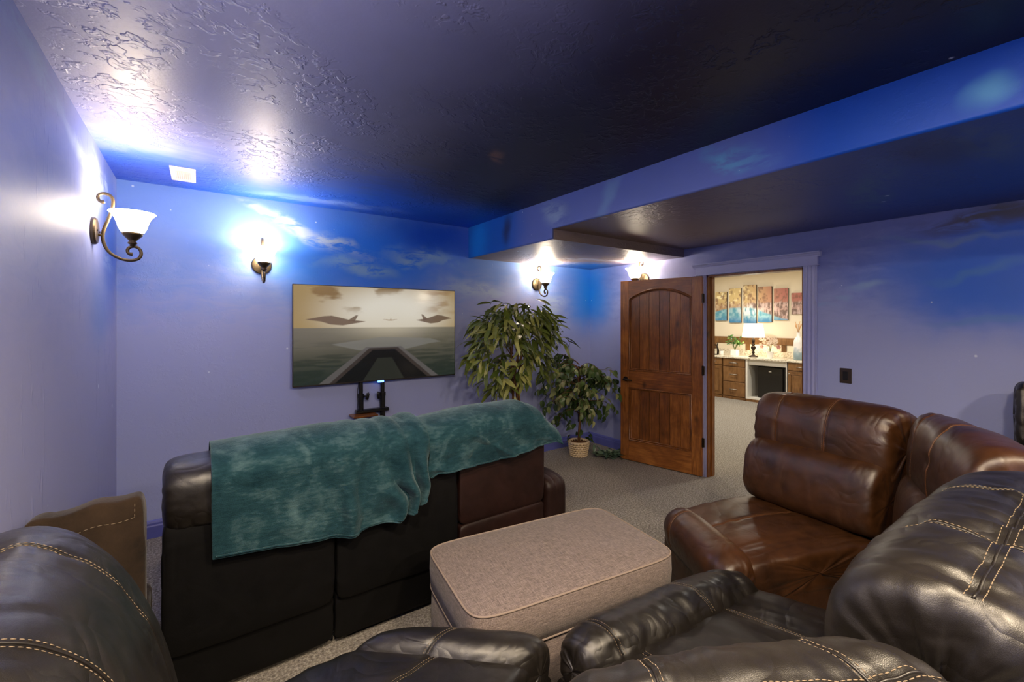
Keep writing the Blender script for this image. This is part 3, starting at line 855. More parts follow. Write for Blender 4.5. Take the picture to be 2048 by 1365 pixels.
def vseam(S, vv, u0, u1, thread, piping, off=.010, n=90, both=True):
    us = np.linspace(u0, u1, n)
    MB(S.org).tube([S.at(u, vv, .001) for u in us], .003, 6).build('seam_piping', piping, S.ob, smooth=True)
    b = MB(S.org)
    for d in ((-off, off) if both else (off,)):
        stitch_line(b, [S.at(u, vv + d / S.per, .0006) for u in us], L=.008, r=.0011)
    b.build('stitching', thread, S.ob, smooth=True, fix=False)['kind'] = 'stuff'

def shell_box(fr, anchor, y0, y1, z0, z1, org, name, mat, parent, u0=0.01, u1=.99, lean=0., nseg=8):
    """thin upholstered panel following the footprint"""
    rows = []
    for u in np.linspace(u0, u1, nseg):
        q = []
        for (y, z) in ((y0, z0 + .01), (y0 + .01, z0), (y1 - .01, z0), (y1, z0 + .01), (y1 + lean, z1 - .02), (y1 - .015 + lean, z1), (y0 + .015 + lean, z1), (y0 + lean, z1 - .02)):
            q.append(fr(np.array(u), np.array(y), np.array(z), anchor))
        rows.append(q)
    P = np.array(rows)
    b = MB(org).grid(P, True)
    nv = P.shape[1]
    b.f.append(tuple(range(nv - 1, -1, -1))); b.f.append(tuple((nseg - 1) * nv + j for j in range(nv)))
    return b.build(name, mat, parent)

def seat_module(name, F0, F1, B0, B1, label, cat, group, leath, pip, thr, zt=1.10, zs=.48, head_seams=(.22, .62), seat_seams=(.3, .75), roll_seams=(.12, .65), seed=1, roll=True, seat=True, wr=.004, topseam=False, back=True, a_head=.15, panel=None, lumbar=True, head_crown=.05, roll_top=.50, single=False, fu=22):
    fr = Frame(F0, F1, B0, B1)
    c = (fr.F0 + fr.F1 + fr.B0 + fr.B1) / 4
    org = (c[0], c[1], 0)
    t = thing(name, org, label, cat, group)
    panel = panel or leath
    if seat:
        shell_box(fr, 'frac', .10, .92, .03, .30, org, 'base', panel, t)
        S = cushion(fr, 'frac', sell(.46, zs - .11, .40, .11, 0, 3.4), org, 'seat_cushion', leath, t, seams=seat_seams, wr_u=wr * 1.5, fu=fu, seed=seed, p=10, crown=.05, pucker=.012)
        for us in seat_seams: seam(S, us, .10, .42, thr, pip)
    if roll:
        h = roll_top / 2 + .02
        S = cushion(fr, 'front', sell(.10, roll_top - .125, .115, .125, 12, 2.3), org, 'front_roll', leath, t, seams=roll_seams, wr_u=wr, fu=fu, seed=seed + 50, p=5, crown=.05, pucker=.010)
        for us in roll_seams: seam(S, us, .05, .60, thr, pip)
        shell_box(fr, 'front', .02, .10, .03, .33, org, 'footrest_panel', leath, t)
    if single:
        S = cushion(fr, 'back', sell(-.085, .72, .195, .44, -13, 2.3), org, 'back_cushion', leath, t, seams=(.35,), wr_u=wr * 1.6, seed=seed + 130, p=6, crown=.03, pucker=.014)
        seam(S, .35, .15, .60, thr, pip)
        seam(S, .80, .15, .60, thr, pip)
        shell_box(fr, 'back', .0, .03, .05, .80, org, 'back_shell', panel, t)
    elif back:
        if lumbar:
            S = cushion(fr, 'back', sell(-.175, zs + .175, .135, .195, -8, 2.7), org, 'lumbar_cushion', leath, t, wr_u=wr * 1.3, seed=seed + 100, p=12, crown=.04, u0=.01, u1=.99)
        hz = zt - .20
        S = cushion(fr, 'back', sell(-.06, hz - .015, a_head, .215, -4, 2.5), org, 'headrest', leath, t, seams=head_seams, vseams=(.235,) if topseam else (), wr_u=wr, seed=seed + 150, p=10, crown=head_crown, pucker=.018)
        for us in head_seams: seam(S, us, .12, .60, thr, pip)
        if topseam: vseam(S, .235, .03, .97, thr, pip)
        shell_box(fr, 'back', -.10, .035, .05, zt - .20, org, 'back_shell', panel, t, lean=.03)
    return t

SECT = 'modules of the curved leather theatre sectional'
seat_module('theater_recliner', (2.23, 1.62), (1.94, 1.07), (3.14, 1.40), (3.05, .66), 'brown leather recliner seat facing left, beside the bright doorway', 'recliner', SECT,
            LEATHER_BROWN, PIPING_BROWN, THREAD_TAN, zt=1.13, seed=3, head_seams=(.22, .60), seat_seams=(.42,), roll_seams=(.18,), wr=.003)
seat_module('corner_wedge', (1.95, .93), (1.90, .90), (3.05, .60), (2.34, .17), 'brown leather corner section between the brown seat and the black seat', 'sofa section', SECT,
            LEATHER_BROWN, PIPING_BROWN, THREAD_TAN, zt=1.14, seed=11, head_seams=(.16, .50), seat=False, roll=False, wr=.003, a_head=.16)
seat_module('theater_recliner', (1.03, 1.21), (1.93, 1.10), (1.10, .15), (2.22, .15), 'black leather recliner seat with pale stitching, in front of the grey ottoman', 'recliner', SECT,
            LEATHER_BLACK, PIPING_BLACK, THREAD_CREAM, zt=1.11, seed=23, head_seams=(.30, .68), seat_seams=(.22, .70), roll_seams=(.14, .62), topseam=True, wr=.010, a_head=.20, roll_top=.52, zs=.46, fu=34)
seat_module('corner_wedge', (.99, 1.04), (1.0, 1.04), (.365, .44), (1.0, .13), 'black leather corner back cushion at the bottom edge of the picture', 'sofa section', SECT,
            LEATHER_BLACK, PIPING_BLACK, THREAD_CREAM, zt=1.045, seed=37, head_seams=(.25, .75), seat=False, roll=False, topseam=True, wr=.005, lumbar=False)
seat_module('theater_recliner', (.58, 1.58), (1.05, 1.21), (-.345, 1.49), (-.285, .75), 'black leather recliner seat in the lower left corner, its back catching bright light', 'recliner', SECT,
            LEATHER_BLACK, PIPING_BLACK, THREAD_CREAM, zt=1.10, seed=51, head_seams=(.4,), seat_seams=(.5,), roll_seams=(.45,), wr=.004, topseam=False, a_head=.13, single=True)

# front row: black loveseat seen from behind, brown recliner at its right end
def loveseat():
    x0, x1 = -.12, 1.20
    org = ((x0 + x1) / 2, 2.6, 0)
    t = thing('loveseat', org, 'black leather loveseat seen from behind with a teal blanket over it', 'sofa')
    xm = .54
    for i, (a, b) in enumerate(((x0, xm - .004), (xm + .004, x1))):
        fr = Frame((a, 3.1), (b, 3.1), (a, 2.34), (b, 2.34))
        S = cushion(fr, 'back', sell(-.02, .86, .17, .145, 0, 2.9), org, 'headrest', LEATHER_BLACK, t, wr_u=.005, seed=61 + i * 7, p=9, crown=.02, seams=(.30,) if i == 0 else ())
        if i == 0: seam(S, .30, -.1, .42, THREAD_CREAM, PIPING_BLACK)
        cushion(fr, 'back', sell(.075, .51, .045, .28, 0, 7), org, 'rear_panel', LEATHER_BACKPANEL, t, wr_u=.002, seed=71 + i, p=14, crown=.0, nu=60)
        cushion(fr, 'back', sell(.055, .145, .03, .115, 0, 7), org, 'skirt_flap', LEATHER_BACKPANEL, t, wr_u=.002, seed=75 + i, p=14, crown=.0, nu=60)
        cushion(fr, 'frac', sell(.42, .37, .36, .11, 0, 3.2), org, 'seat_cushion', LEATHER_BLACK, t, seed=81 + i, p=9)
        cushion(fr, 'back', sell(-.17, .66, .12, .20, -8, 2.6), org, 'lumbar_cushion', LEATHER_BLACK, t, seed=85 + i, p=8)
        shell_box(fr, 'frac', .05, .95, .04, .28, org, 'base', LEATHER_BACKPANEL, t)
    fr = Frame((x0 - .0, 3.1), (x0 + .02, 3.1), (x0, 2.34), (x0 + .02, 2.34))
    return t
loveseat()
def brown_chair():
    a, b = 1.215, 1.835
    org = (1.6, 2.6, 0)
    t = thing('recliner_chair', org, 'dark brown leather recliner seen from behind, right of the black loveseat', 'recliner')
    fr = Frame((a, 3.1), (b, 3.1), (a, 2.34), (b - .0, 2.34))
    cushion(fr, 'back', sell(-.03, .87, .17, .150, 0, 2.6), org, 'headrest', LEATHER_DARKBROWN, t, seed=91, p=6, crown=.03)
    cushion(fr, 'back', sell(.075, .66, .045, .245, 0, 7), org, 'rear_panel', LEATHER_DARKBROWN, t, wr_u=.001, seed=93, p=14, crown=.0, nu=60)
    cushion(fr, 'back', sell(.085, .27, .035, .150, 0, 7), org, 'skirt_flap', LEATHER_DARKBROWN, t, wr_u=.001, seed=95, p=14, crown=.0, nu=60)
    cushion(fr, 'frac', sell(.42, .37, .36, .11, 0, 3.2), org, 'seat_cushion', LEATHER_DARKBROWN, t, seed=97, p=9)
    cushion(fr, 'back', sell(-.17, .66, .12, .20, -8, 2.6), org, 'lumbar_cushion', LEATHER_DARKBROWN, t, seed=99, p=8)
    shell_box(fr, 'frac', .05, .95, .04, .28, org, 'base', LEATHER_DARKBROWN, t)
    fa = Frame((b + .015, 3.12), (b + .215, 3.12), (b + .015, 2.22), (b + .215, 2.22))
    cushion(fa, 'frac', sell(.5, .29, .5, .26, 0, 9), org, 'armrest', LEATHER_DARKBROWN, t, seed=103, p=7, crown=.0, nu=60)
brown_chair()

# brown suede seat squeezed in by the left wall
def suede_seat():
    org = (-.31, 2.25, 0)
    t = thing('slipper_chair', org, 'brown suede chair back with pale stitching between left wall and black loveseat', 'chair')
    fr = Frame((-.46, 2.55), (-.17, 2.62), (-.462, 2.02), (-.158, 2.13))
    S = cushion(fr, 'back', sell(.0, .52, .055, .435, 3, 9), org, 'chair_back', SUEDE, t, wr_u=.003, wr_n=.006, seed=111, p=12, crown=.0, nu=90, zsag=lambda u: .012 * np.sin(u * 14) * .4)
    b = MB(org)
    # v=0 is the front (+y away from camera is 'back' side of the frame): rows near the top of the rear face
    stitch_line(b, [S.at(u, .045, .001) for u in np.linspace(.06, .94, 60)], L=.012, gap=.006, r=.0016) if False else None
    k = int(np.argmin(np.abs(S.P[len(S.u) // 2, :, 2] - .885) + 10 * (S.P[len(S.u) // 2, :, 1] > S.P[len(S.u) // 2, :, 1].mean())))
    stitch_line(b, [S.at(u, k / S.nv, .001) for u in np.linspace(.05, .95, 70)], L=.012, gap=.006, r=.0016)
    stitch_line(b, [S.at(.90, (k + d) / S.nv, .001) for d in np.linspace(0, 10, 40)], L=.012, gap=.006, r=.0014)
    b.build('stitching', THREAD_CREAM, S.ob, smooth=True, fix=False)['kind'] = 'stuff'
    cushion(fr, 'frac', sell(.48, .36, .36, .09, 0, 4), org, 'seat_cushion', SUEDE, t, seed=113, p=9)
    shell_box(fr, 'frac', .1, .85, .05, .30, org, 'base', SUEDE, t)
suede_seat()

# black leather chair by the right wall
seat_module('leather_chair', (3.45, .40), (3.45, -.30), (4.06, .42), (4.06, -.32), 'black leather chair by the right wall, cut off by the picture edge', 'chair', None,
            LEATHER_BLACK, PIPING_BLACK, THREAD_CREAM, zt=1.24, zs=.50, seed=121, head_seams=(.06,), seat_seams=(), roll=False, wr=.005, a_head=.11)

# ottoman
def ottoman():
    cx, cy_ = 1.405, 1.655
    t = thing('ottoman', (cx, cy_, 0), 'grey linen storage ottoman with piped lid in the middle of the room', 'ottoman', rz=R(-8.0))
    L, W = .535, .315
    def rbox(z0, z1, l, w, crown, sag, name, nu=80, rad=.06):
        n = 64; ring = []
        for k in range(n):
            a = 2 * math.pi * k / n
            c, s = math.cos(a), math.sin(a)
            e = 2 / 9.
            ring.append((l * math.copysign(abs(c) ** e, c), w * math.copysign(abs(s) ** e, s)))
        ring = np.array(ring)
        rows = []
        zz = [(0, z0, .98), (1, z0 + .006, 1.0), (2, (z0 + z1) / 2, 1.008), (3, z1 - .012, 1.004), (4, z1 - .003, .994), (5, z1 + .001, .98)]
        for i, z, k in zz: rows.append(np.concatenate([ring * [1 - (1 - k) * 1, 1 - (1 - k) * l / w * 1.0], np.full((n, 1), z)], 1))
        for k in np.linspace(.94, .0, 22):
            x = ring * k
            rr = 1 - k
            z = z1 + crown * (1 - k ** 2.2) + .004 * (fbm(x[:, 0] * 5 + 3, x[:, 1] * 5, 5, 2) - .5)
            rows.append(np.concatenate([x, z[:, None]], 1))
        P = np.array(rows)
        b = MB().grid(P, True)
        b.f.append(tuple(range(n - 1, -1, -1)))
        return b.build(name, LINEN, t, smooth=True), ring
    rbox(.05, .30, L - .006, W - .006, .0, 0, 'box')
    lid, ring = rbox(.305, .468, L, W, .022, 0, 'lid')
    for z in (.466, .309):
        MB().tube([(p[0] * .998, p[1] * .998, z) for p in ring], .0045, 8, True).build('piping', simple('linen_piping', lin(150, 134, 122), .9), lid, smooth=True)
    for sx in (-1, 1):
        for sy in (-1, 1):
            MB().lathe([(.018, 0), (.024, .05)], (sx * (L - .06), sy * (W - .06), 0), 12).build('foot', BLACKPL, t)
ottoman()

# ------------------------------------------------------------------ blankets
def blanket(name, label, x0, x1, top, bottom, seed, gather, edge, front_z=.78, nx=170, ns=120, yr=2.165):
    org = ((x0 + x1) / 2, 2.3, 1.1)
    uu = np.linspace(0, 1, nx)
    P = np.zeros((nx, ns, 3))
    for i, u in enumerate(uu):
        X = x0 + (x1 - x0) * u
        zt = top(X); zb = bottom(X)
        cy, a = 2.36, .205
        # path: up the front, over the roll, down the rear
        fr = [(2.36 + a, z) for z in np.linspace(front_z, zt - .11, 12)]
        ov = [(cy + a * math.cos(t), zt - .11 + .125 * math.sin(t) ** .8) for t in np.linspace(.06, math.pi - .06, 34)]
        ov = [(y, z) for y, z in ov]
        rn = [(yr - .008 - .035 * math.sin(min(1, s * 1.4) * 1.57) * 0 + .02 * s, zt - .11 - s * (zt - .11 - zb)) for s in np.linspace(.02, 1, 74)]
        path = np.array(fr + ov + rn)
        P[i, :, 0] = X; P[i, :, 1] = path[:, 0]; P[i, :, 2] = path[:, 1]
    S = np.linspace(0, 1, ns)[None, :]; Xg = P[..., 0]
    down = sst(.40, .75, S) + 0 * Xg
    rear = sst(.30, .42, S) + 0 * Xg
    ph = Xg * 1.0 + .10 * (vn(Xg * 5, S * 3 + 0 * Xg, seed) - .5) * 2 * S
    g = gather(Xg)
    fold = (np.abs(np.sin(ph * 26 + 2.2 * vn(Xg * 4, S * 1.5 + 0 * Xg, seed + 2))) ** 1.5 - .45)
    soft = fbm(ph * 4.5, S * 1.6 + 0 * Xg, seed + 4, 3) - .5
    amp = (.010 + .042 * g) * (.35 + .65 * down)
    out = fold * amp * (.35 + g) + soft * .070 * (.25 + down) * rear
    diag = np.exp(-((Xg - (edge[0] + (edge[1] - edge[0]) * S)) / .03) ** 2) * .018 * rear
    out = out + diag
    out = np.maximum(out, -.004)
    up = 1 - down
    P[..., 1] -= out * rear
    P[..., 2] += (out * .7 * up + .010 * (fbm(Xg * 9, S * 8 + 0 * Xg, seed + 7, 2) - .4) * sst(.05, .3, S) * sst(.6, .35, S))
    P[..., 0] += .035 * (fbm(S * 3 + 0 * Xg, Xg * 2, seed + 9, 2) - .5) * S * 1.4
    b = MB(org).grid(P)
    o = b.build(name, BLANKET, None, smooth=True)
    o.location = org
    md = o.modifiers.new('thick', 'SOLIDIFY'); md.thickness = .010; md.offset = 1
    md2 = o.modifiers.new('soft', 'SUBSURF'); md2.levels = 1; md2.render_levels = 1
    tag(o, label, 'blanket', 'teal plush blankets on the front row')
    hem = MB(org)
    hem.tube([P[i, -4] + [0, -.013, 0] for i in range(2, nx - 2)], .004, 6)
    hem.build('hem', BLANKET, o, smooth=True).location = (0, 0, 0)
    return o
def lerp_fn(xs, ys):
    return lambda X: float(np.interp(X, xs, ys))
blanket('throw_blanket', 'teal plush blanket hanging long over the black loveseat back', .04, .985,
        lerp_fn([0, .5, .95, 1.05], [1.025, 1.045, 1.035, 1.03]), lerp_fn([.0, .25, .5, .62, .68, .85, .95, 1.0], [.62, .60, .575, .56, .585, .58, .63, .70]), 3,
        lambda X: sst(.5, .62, X) * .5 + sst(.72, .95, X) * .8, (.50, .60))
blanket('throw_blanket', 'shorter teal plush blanket draped over the brown recliner back', .995, 1.93,
        lerp_fn([.98, 1.1, 1.25, 1.4, 1.7, 1.78, 1.86, 1.95], [1.02, 1.03, 1.05, 1.055, 1.055, 1.03, .95, .88]), lerp_fn([.98, 1.05, 1.4, 1.75, 1.9], [.74, .765, .765, .80, .815]), 9,
        lambda X: .25 * sst(1.6, 1.0, X), (1.1, 1.55), front_z=.85)

# ------------------------------------------------------------------ plants
def leaf_mesh(name, L, W, droop, n=5, fold=.25, shape=1.0):
    v = []; f = []
    for i in range(n + 1):
        t = i / n
        w = W * .5 * (math.sin(math.pi * t ** shape)) ** .8 if 0 < i < n else W * .03
        z = -droop * t * t * L; x = L * t * (1 - .25 * droop * t)
        v += [(x, -w, z + w * fold), (x, 0, z), (x, w, z + w * fold)]
    for i in range(n):
        a = i * 3
        f += [(a, a + 3, a + 4, a + 1), (a + 1, a + 4, a + 5, a + 2)]
    return new_mesh(name, v, f, True)
def rot_to(d, roll):
    q = Vector(d).to_track_quat('X', 'Z')
    return (q.to_matrix().to_4x4() @ __import__('mathutils').Matrix.Rotation(roll, 4, 'X')).to_euler()
def place_leaves(t, items, meshes, mat, stuff_name, limit=300):
    """items: world position, direction, roll, scale; nearest `limit` are parts, the rest one stuff part"""
    for m in meshes:
        if not m.materials: m.materials.append(mat)
    base = Vector(t.location)
    items = sorted(items, key=lambda q: (Vector(q[0]) - Vector((0, 0, CAM_Z))).length)
    for i, (p, d, ro, s) in enumerate(items[:limit]):
        o = bpy.data.objects.new('leaf', meshes[i % len(meshes)]); COL.objects.link(o)
        o.parent = t; o.location = Vector(p) - base; o.rotation_euler = rot_to(d, ro); o.scale = (s, s, s)
    rest = items[limit:]
    if rest:
        b = MB()
        from mathutils import Matrix
        for i, (p, d, ro, s) in enumerate(rest):
            m = meshes[i % len(meshes)]
            mt = Matrix.Translation(Vector(p) - base) @ rot_to(d, ro).to_matrix().to_4x4() @ Matrix.Scale(s, 4)
            b.add([mt @ v.co for v in m.vertices], [tuple(q.vertices) for q in m.polygons])
        o = b.build(stuff_name, mat, t, smooth=True, fix=False); o['kind'] = 'stuff'
def basket(t, c, r0, r1, h, rows):
    o_ = c
    bk = MB(o_).lathe([(r0 * .92, 0.004), (r1 * .93, h * .96), (r1 * .86, h * .96), (r0 * .86, .01)], c, 28, True, False).build('basket', WICKER_IN, t, smooth=True, sharp=40)
    for k in range(rows):
        z = h * (k + .5) / rows; r = r0 + (r1 - r0) * (k + .5) / rows
        pts = []
        for j in range(72):
            a = 2 * math.pi * j / 72
            rr = r + .009 * math.sin(a * 18 + (math.pi if k % 2 else 0))
            pts.append((c[0] + rr * math.cos(a), c[1] + rr * math.sin(a), c[2] + z))
        MB(o_).tube(pts, h / rows * .44, 6, True).build('wicker_strand', WICKER, bk, smooth=True)
    pts = [(c[0] + r1 * 1.02 * math.cos(a), c[1] + r1 * 1.02 * math.sin(a), c[2] + h) for a in np.linspace(0, 6.283, 40, False)]
    MB(o_).tube(pts, .012, 8, True).build('rim', WICKER, bk, smooth=True)
    MB(o_).lathe([(.001, h * .9 + .012), (r1 * .5, h * .9 + .008), (r1 * .9, h * .9)], c, 24, False, False).build('moss', SOIL, t, smooth=True)

def tall_plant():
    rnd = random.Random(5)
    c = (2.60, 3.60, 0)
    t = thing('potted_tree', c, 'tall leafy indoor tree with long drooping leaves right of the TV', 'potted plant')
    basket(t, c, .13, .16, .26, 10)
    stems = []
    for k in range(5):
        a = k * 1.257; pts = []
        for j in range(12):
            z = .2 + j * .115; r = .035 + .05 * max(0, z - .9) * 1.2
            pts.append((c[0] + r * math.cos(a + j * .35), c[1] + r * math.sin(a + j * .35), z))
        MB(c).tube(pts, [.016 - .0008 * j for j in range(12)], 7).build('stem', BARK, t, smooth=True)
    items = []
    cen = Vector((2.60, 3.58, 1.36))
    for k in range(120):
        # cluster points over a crown that is wide at the top and narrow below
        z = .90 + .85 * rnd.random() ** .75
        wid = .08 + .42 * math.sin(math.pi * min(1, max(0, (z - .80) / 1.12)) ** .9)
        a = rnd.uniform(0, 2 * math.pi); r = wid * math.sqrt(rnd.uniform(.12, 1))
        p = Vector((c[0] + .02 + r * 1.06 * math.cos(a), c[1] + r * .8 * math.sin(a), z))
        p.y = min(p.y, 4.0)
        outd = Vector((math.cos(a), math.sin(a), .2))
        for j in range(rnd.randint(5, 8)):
            d = (outd + Vector((rnd.gauss(0, .75), rnd.gauss(0, .75), rnd.gauss(-.55, .6)))).normalized()
            q = p + Vector((rnd.gauss(0, .03), rnd.gauss(0, .03), rnd.gauss(0, .03)))
            if q.y + d.y * .16 > 4.14: d.y = -abs(d.y)
            items.append((q, d, rnd.uniform(-.8, .8), rnd.uniform(.75, 1.15)))
    for (dx, z) in ((-.52, 1.12), (-.50, 1.20), (-.44, 1.58), (.43, 1.55), (-.1, 1.72), (.1, 1.66), (.44, 1.20)):
        for j in range(4):
            d = Vector((math.copysign(.8, dx) + rnd.gauss(0, .4), rnd.gauss(-.3, .3), rnd.gauss(-.2, .5))).normalized()
            items.append((Vector((c[0] + dx * .86, c[1] - .05 + rnd.gauss(0, .05), z)), d, rnd.uniform(-.8, .8), 1.0))
    for k in range(14):
        a = k * 2.4; z0 = rnd.uniform(.95, 1.35)
        e = Vector((c[0] + .36 * math.cos(a), c[1] + .26 * math.sin(a), z0 + rnd.uniform(.1, .35)))
        MB(c).tube([(c[0] + .03 * math.cos(a), c[1] + .03 * math.sin(a), z0), tuple((Vector((c[0], c[1], z0 + .12)) + e) / 2), tuple(e)], [.006, .004, .002], 5).build('twig', BARK, t, smooth=True)
    ms = [leaf_mesh('long_leaf', .17, .040, .5), leaf_mesh('long_leaf', .15, .034, .9), leaf_mesh('long_leaf', .18, .046, .25)]
    place_leaves(t, items, ms, LEAF_A, 'inner_leaves')
tall_plant()

def small_fig():
    rnd = random.Random(11)
    c = (3.66, 3.80, 0)
    t = thing('potted_fig', c, 'small bushy fig tree in a pale wicker basket in the room corner', 'potted plant')
    basket(t, c, .088, .115, .17, 7)
    tr = [(c[0], c[1], .14), (c[0] + .01, c[1], .3), (c[0] + .02, c[1] - .01, .48), (c[0] + .0, c[1] - .02, .66), (c[0] - .03, c[1] - .03, .85), (c[0] - .04, c[1] - .03, 1.05)]
    MB(c).tube(tr, [.018, .016, .015, .013, .011, .007], 9).build('trunk', BARK, t, smooth=True)
    items = []
    for k in range(64):
        a = rnd.uniform(0, 2 * math.pi); z0 = rnd.uniform(.5, 1.08)
        L = rnd.uniform(.28, .55) if z0 > .6 else rnd.uniform(.2, .36)
        dr_ = rnd.uniform(.25, .75)
        pts = []
        for j in range(9):
            s = j / 8
            x = c[0] - .02 + math.cos(a) * L * s; y = c[1] - .03 + math.sin(a) * L * .8 * s
            z = z0 + .28 * s - dr_ * .62 * s * s
            x = min(x, 4.12); y = min(y, 4.06)
            pts.append((x, y, z))
        MB(c).tube(pts, [.0045 - .0004 * j for j in range(9)], 5).build('branch', BARK, t, smooth=True)
        for j in range(2, 9):
            for s in (-1, 1):
                if rnd.random() < .08: continue
                p = Vector(pts[j]); d0 = Vector(pts[j]) - Vector(pts[j - 1])
                d = (d0.normalized() * .5 + Vector((rnd.gauss(0, .5) + s * .4 * math.sin(a), rnd.gauss(0, .5) - s * .4 * math.cos(a), rnd.gauss(-.6, .4)))).normalized()
                if p.y + d.y * .13 > 4.13: d.y = -abs(d.y)
                if p.x + d.x * .13 > 4.19: d.x = -abs(d.x)
                items.append((p, d, rnd.uniform(-1, 1), rnd.uniform(.8, 1.25)))
    for k in range(14):
        a = rnd.uniform(0, 6.28); p = Vector((c[0] + .11 * math.cos(a), c[1] - .02 + .1 * math.sin(a), rnd.uniform(.2, .42)))
        items.append((p, Vector((math.cos(a), math.sin(a), -.4)).normalized(), rnd.uniform(-1, 1), 1.1))
    ms = [leaf_mesh('fig_leaf', .078, .046, .4, 4, .2, .8), leaf_mesh('fig_leaf', .086, .052, .7, 4, .3, .8)]
    place_leaves(t, items, ms, LEAF_B, 'inner_leaves')
small_fig()

def garland():
    rnd = random.Random(3)
    c = (3.95, 3.5, 0)
    t = thing('leaf_garland', c, 'grey-green leaf garland lying on the carpet behind the door', 'garland')
    pts = [(3.80 + .03 * j, 3.62 - .018 * j + .02 * math.sin(j), .02 + .012 * math.sin(j * 1.7)) for j in range(11)]
    MB(c).tube(pts, .004, 6).build('vine', BARK, t, smooth=True)
    items = []
    for p in pts:
        for j in range(9):
            d = Vector((rnd.gauss(0, 1), rnd.gauss(-.2, 1), rnd.uniform(.05, .9))).normalized()
            items.append((Vector(p) + Vector((rnd.gauss(0, .03), rnd.gauss(0, .03), .01)), d, rnd.uniform(-1, 1), rnd.uniform(.8, 1.2)))
    place_leaves(t, items, [leaf_mesh('garland_leaf', .11, .046, .3, 4, .2, .8)], LEAF_G, 'inner_leaves')
garland()

# ------------------------------------------------------------------ the bar room beyond the door
FX, WX = 8.857, 9.45
tag(MB().box(WX, WX + .1, -.6, 7.6, 0, 2.6).build('wall_bar_far', CREAM), kind='structure')
tag(MB().box(XR + T, WX, 7.5, 7.6, 0, 2.6).build('wall_bar_left', CREAM), kind='structure')
tag(MB().box(XR + T, WX, -.6, -.5, 0, 2.6).build('wall_bar_right', CREAM), kind='structure')
tag(MB().box(XR + T, 9.6, -.6, 7.6, 2.597, 2.7).build('ceiling_bar_room', simple('white_ceiling_paint', lin(236, 230, 216), .8, vary=.02)), kind='structure')
# back face of the wall between the rooms, painted cream
tag(MB().box(XR + T, XR + T + .012, -.5, OY0, 0, 2.597).box(XR + T, XR + T + .012, OY1, 7.5, 0, 2.597).box(XR + T, XR + T + .012, OY0, OY1, OZ, 2.597).build('wall_bar_near', CREAM), kind='structure')

def cab(y0, y1, kind, label):
    c = (FX + .3, (y0 + y1) / 2, 0)
    t = thing('base_cabinet', c, label, 'cabinet', 'wooden base cabinets under the granite counter')
    MB(c).box(FX + .02, WX - .002, y0, y1, .10, .825).build('body', CABINET, t)
    MB(c).box(FX + .0, WX - .002, y0, y1, .0, .05).box(FX + .03, WX - .002, y0, y1, .05, .10).build('toe_kick', CABINET, t)
    def pull(parent, ya, yb, z):
        MB(c).tube([(FX, ya, z), (FX - .028, ya, z), (FX - .03, (ya + yb) / 2, z), (FX - .028, yb, z), (FX, yb, z)], .007, 7).build('pull', STEEL, parent, smooth=True)
    def drawer(a, b, z0, z1):
        d = MB(c).box(FX, FX + .02, a + .008, b - .008, z0, z1, .004).build('drawer_front', CABINET, t)
        pull(d, (a + b) / 2 - .07, (a + b) / 2 + .07, (z0 + z1) / 2)
    if kind == 'drawers':
        for z0, z1 in ((.665, .815), (.36, .65), (.06, .345)): drawer(y0, y1, z0, z1)
    else:
        n = max(1, round((y1 - y0) / .42)); w = (y1 - y0) / n
        for k in range(n):
            a, b = y0 + k * w, y0 + (k + 1) * w
            drawer(a, b, .68, .815)
            d = MB(c).box(FX, FX + .02, a + .008, b - .008, .06, .665, .004).build('cabinet_door', CABINET, t)
            MB(c).box(FX - .008, FX + .001, a + .075, b - .075, .13, .595, .006).build('raised_panel', CABINET, d)
            MB(c).tube([(FX - .004, a + .065, .12), (FX - .004, b - .065, .12), (FX - .004, b - .065, .605), (FX - .004, a + .065, .605)], .006, 6, True).build('bead', CABINET, d)
            MB(c).tube([(FX, b - .04, .62), (FX - .03, b - .04, .62)], .010, 8).build('knob', STEEL, d, smooth=True)
cab(4.96, 6.6, 'doors', 'wooden base cabinet with doors at the left end of the bar counter')
cab(4.485, 4.945, 'drawers', 'wooden cabinet with three drawers left of the black fridge')
cab(2.3, 3.715, 'doors', 'wooden base cabinet with doors right of the black fridge')
nc = thing('fridge_niche', (FX + .3, 4.1, 0), 'white open niche in the bar counter holding the fridge', 'niche')
c = (FX + .3, 4.1, 0)
MB(c).box(FX + .0, WX - .002, 4.44, 4.475, .05, .82).build('side_panel', WHITEPL, nc)
MB(c).box(FX + .0, WX - .002, 3.725, 3.74, .05, .82).build('side_panel', WHITEPL, nc)
MB(c).box(FX + .0, WX - .002, 3.74, 4.44, .05, .085).build('floor_panel', WHITEPL, nc)
MB(c).box(FX + .0, WX - .002, 3.725, 4.475, 0, .05).build('toe_kick', CABINET, nc)
MB(c).box(FX + .05, FX + .07, 3.74, 4.44, .72, .82).build('top_panel', WHITEPL, nc)
MB(c).box(WX - .02, WX - .002, 3.74, 4.44, .085, .72).build('back_panel', WHITEPL, nc)
fg = thing('mini_fridge', (FX + .35, 4.02, .09), 'black glass-fronted mini fridge standing in the white niche', 'fridge')
c = (FX + .35, 4.02, .09)
MB(c).box(FX + .12, WX - .05, 3.75, 4.29, .087, .70, .006).build('body', BLACKPL, fg)
fd = MB(c).box(FX + .08, FX + .118, 3.83, 4.285, .10, .69, .004).build('fridge_door', simple('black_glass', lin(26, 24, 22), .12), fg)
MB(c).box(FX + .062, FX + .08, 4.02, 4.07, .60, .625, .003).build('latch', STEEL, fd)
ct = tag(MB((9.13, 4.4, .83)).box(FX - .025, WX - .001, 2.3, 6.6, .826, .866, .006).build('countertop', GRANITE), 'pale speckled granite countertop along the bar wall', 'countertop')
ct.location = (9.13, 4.4, .83)
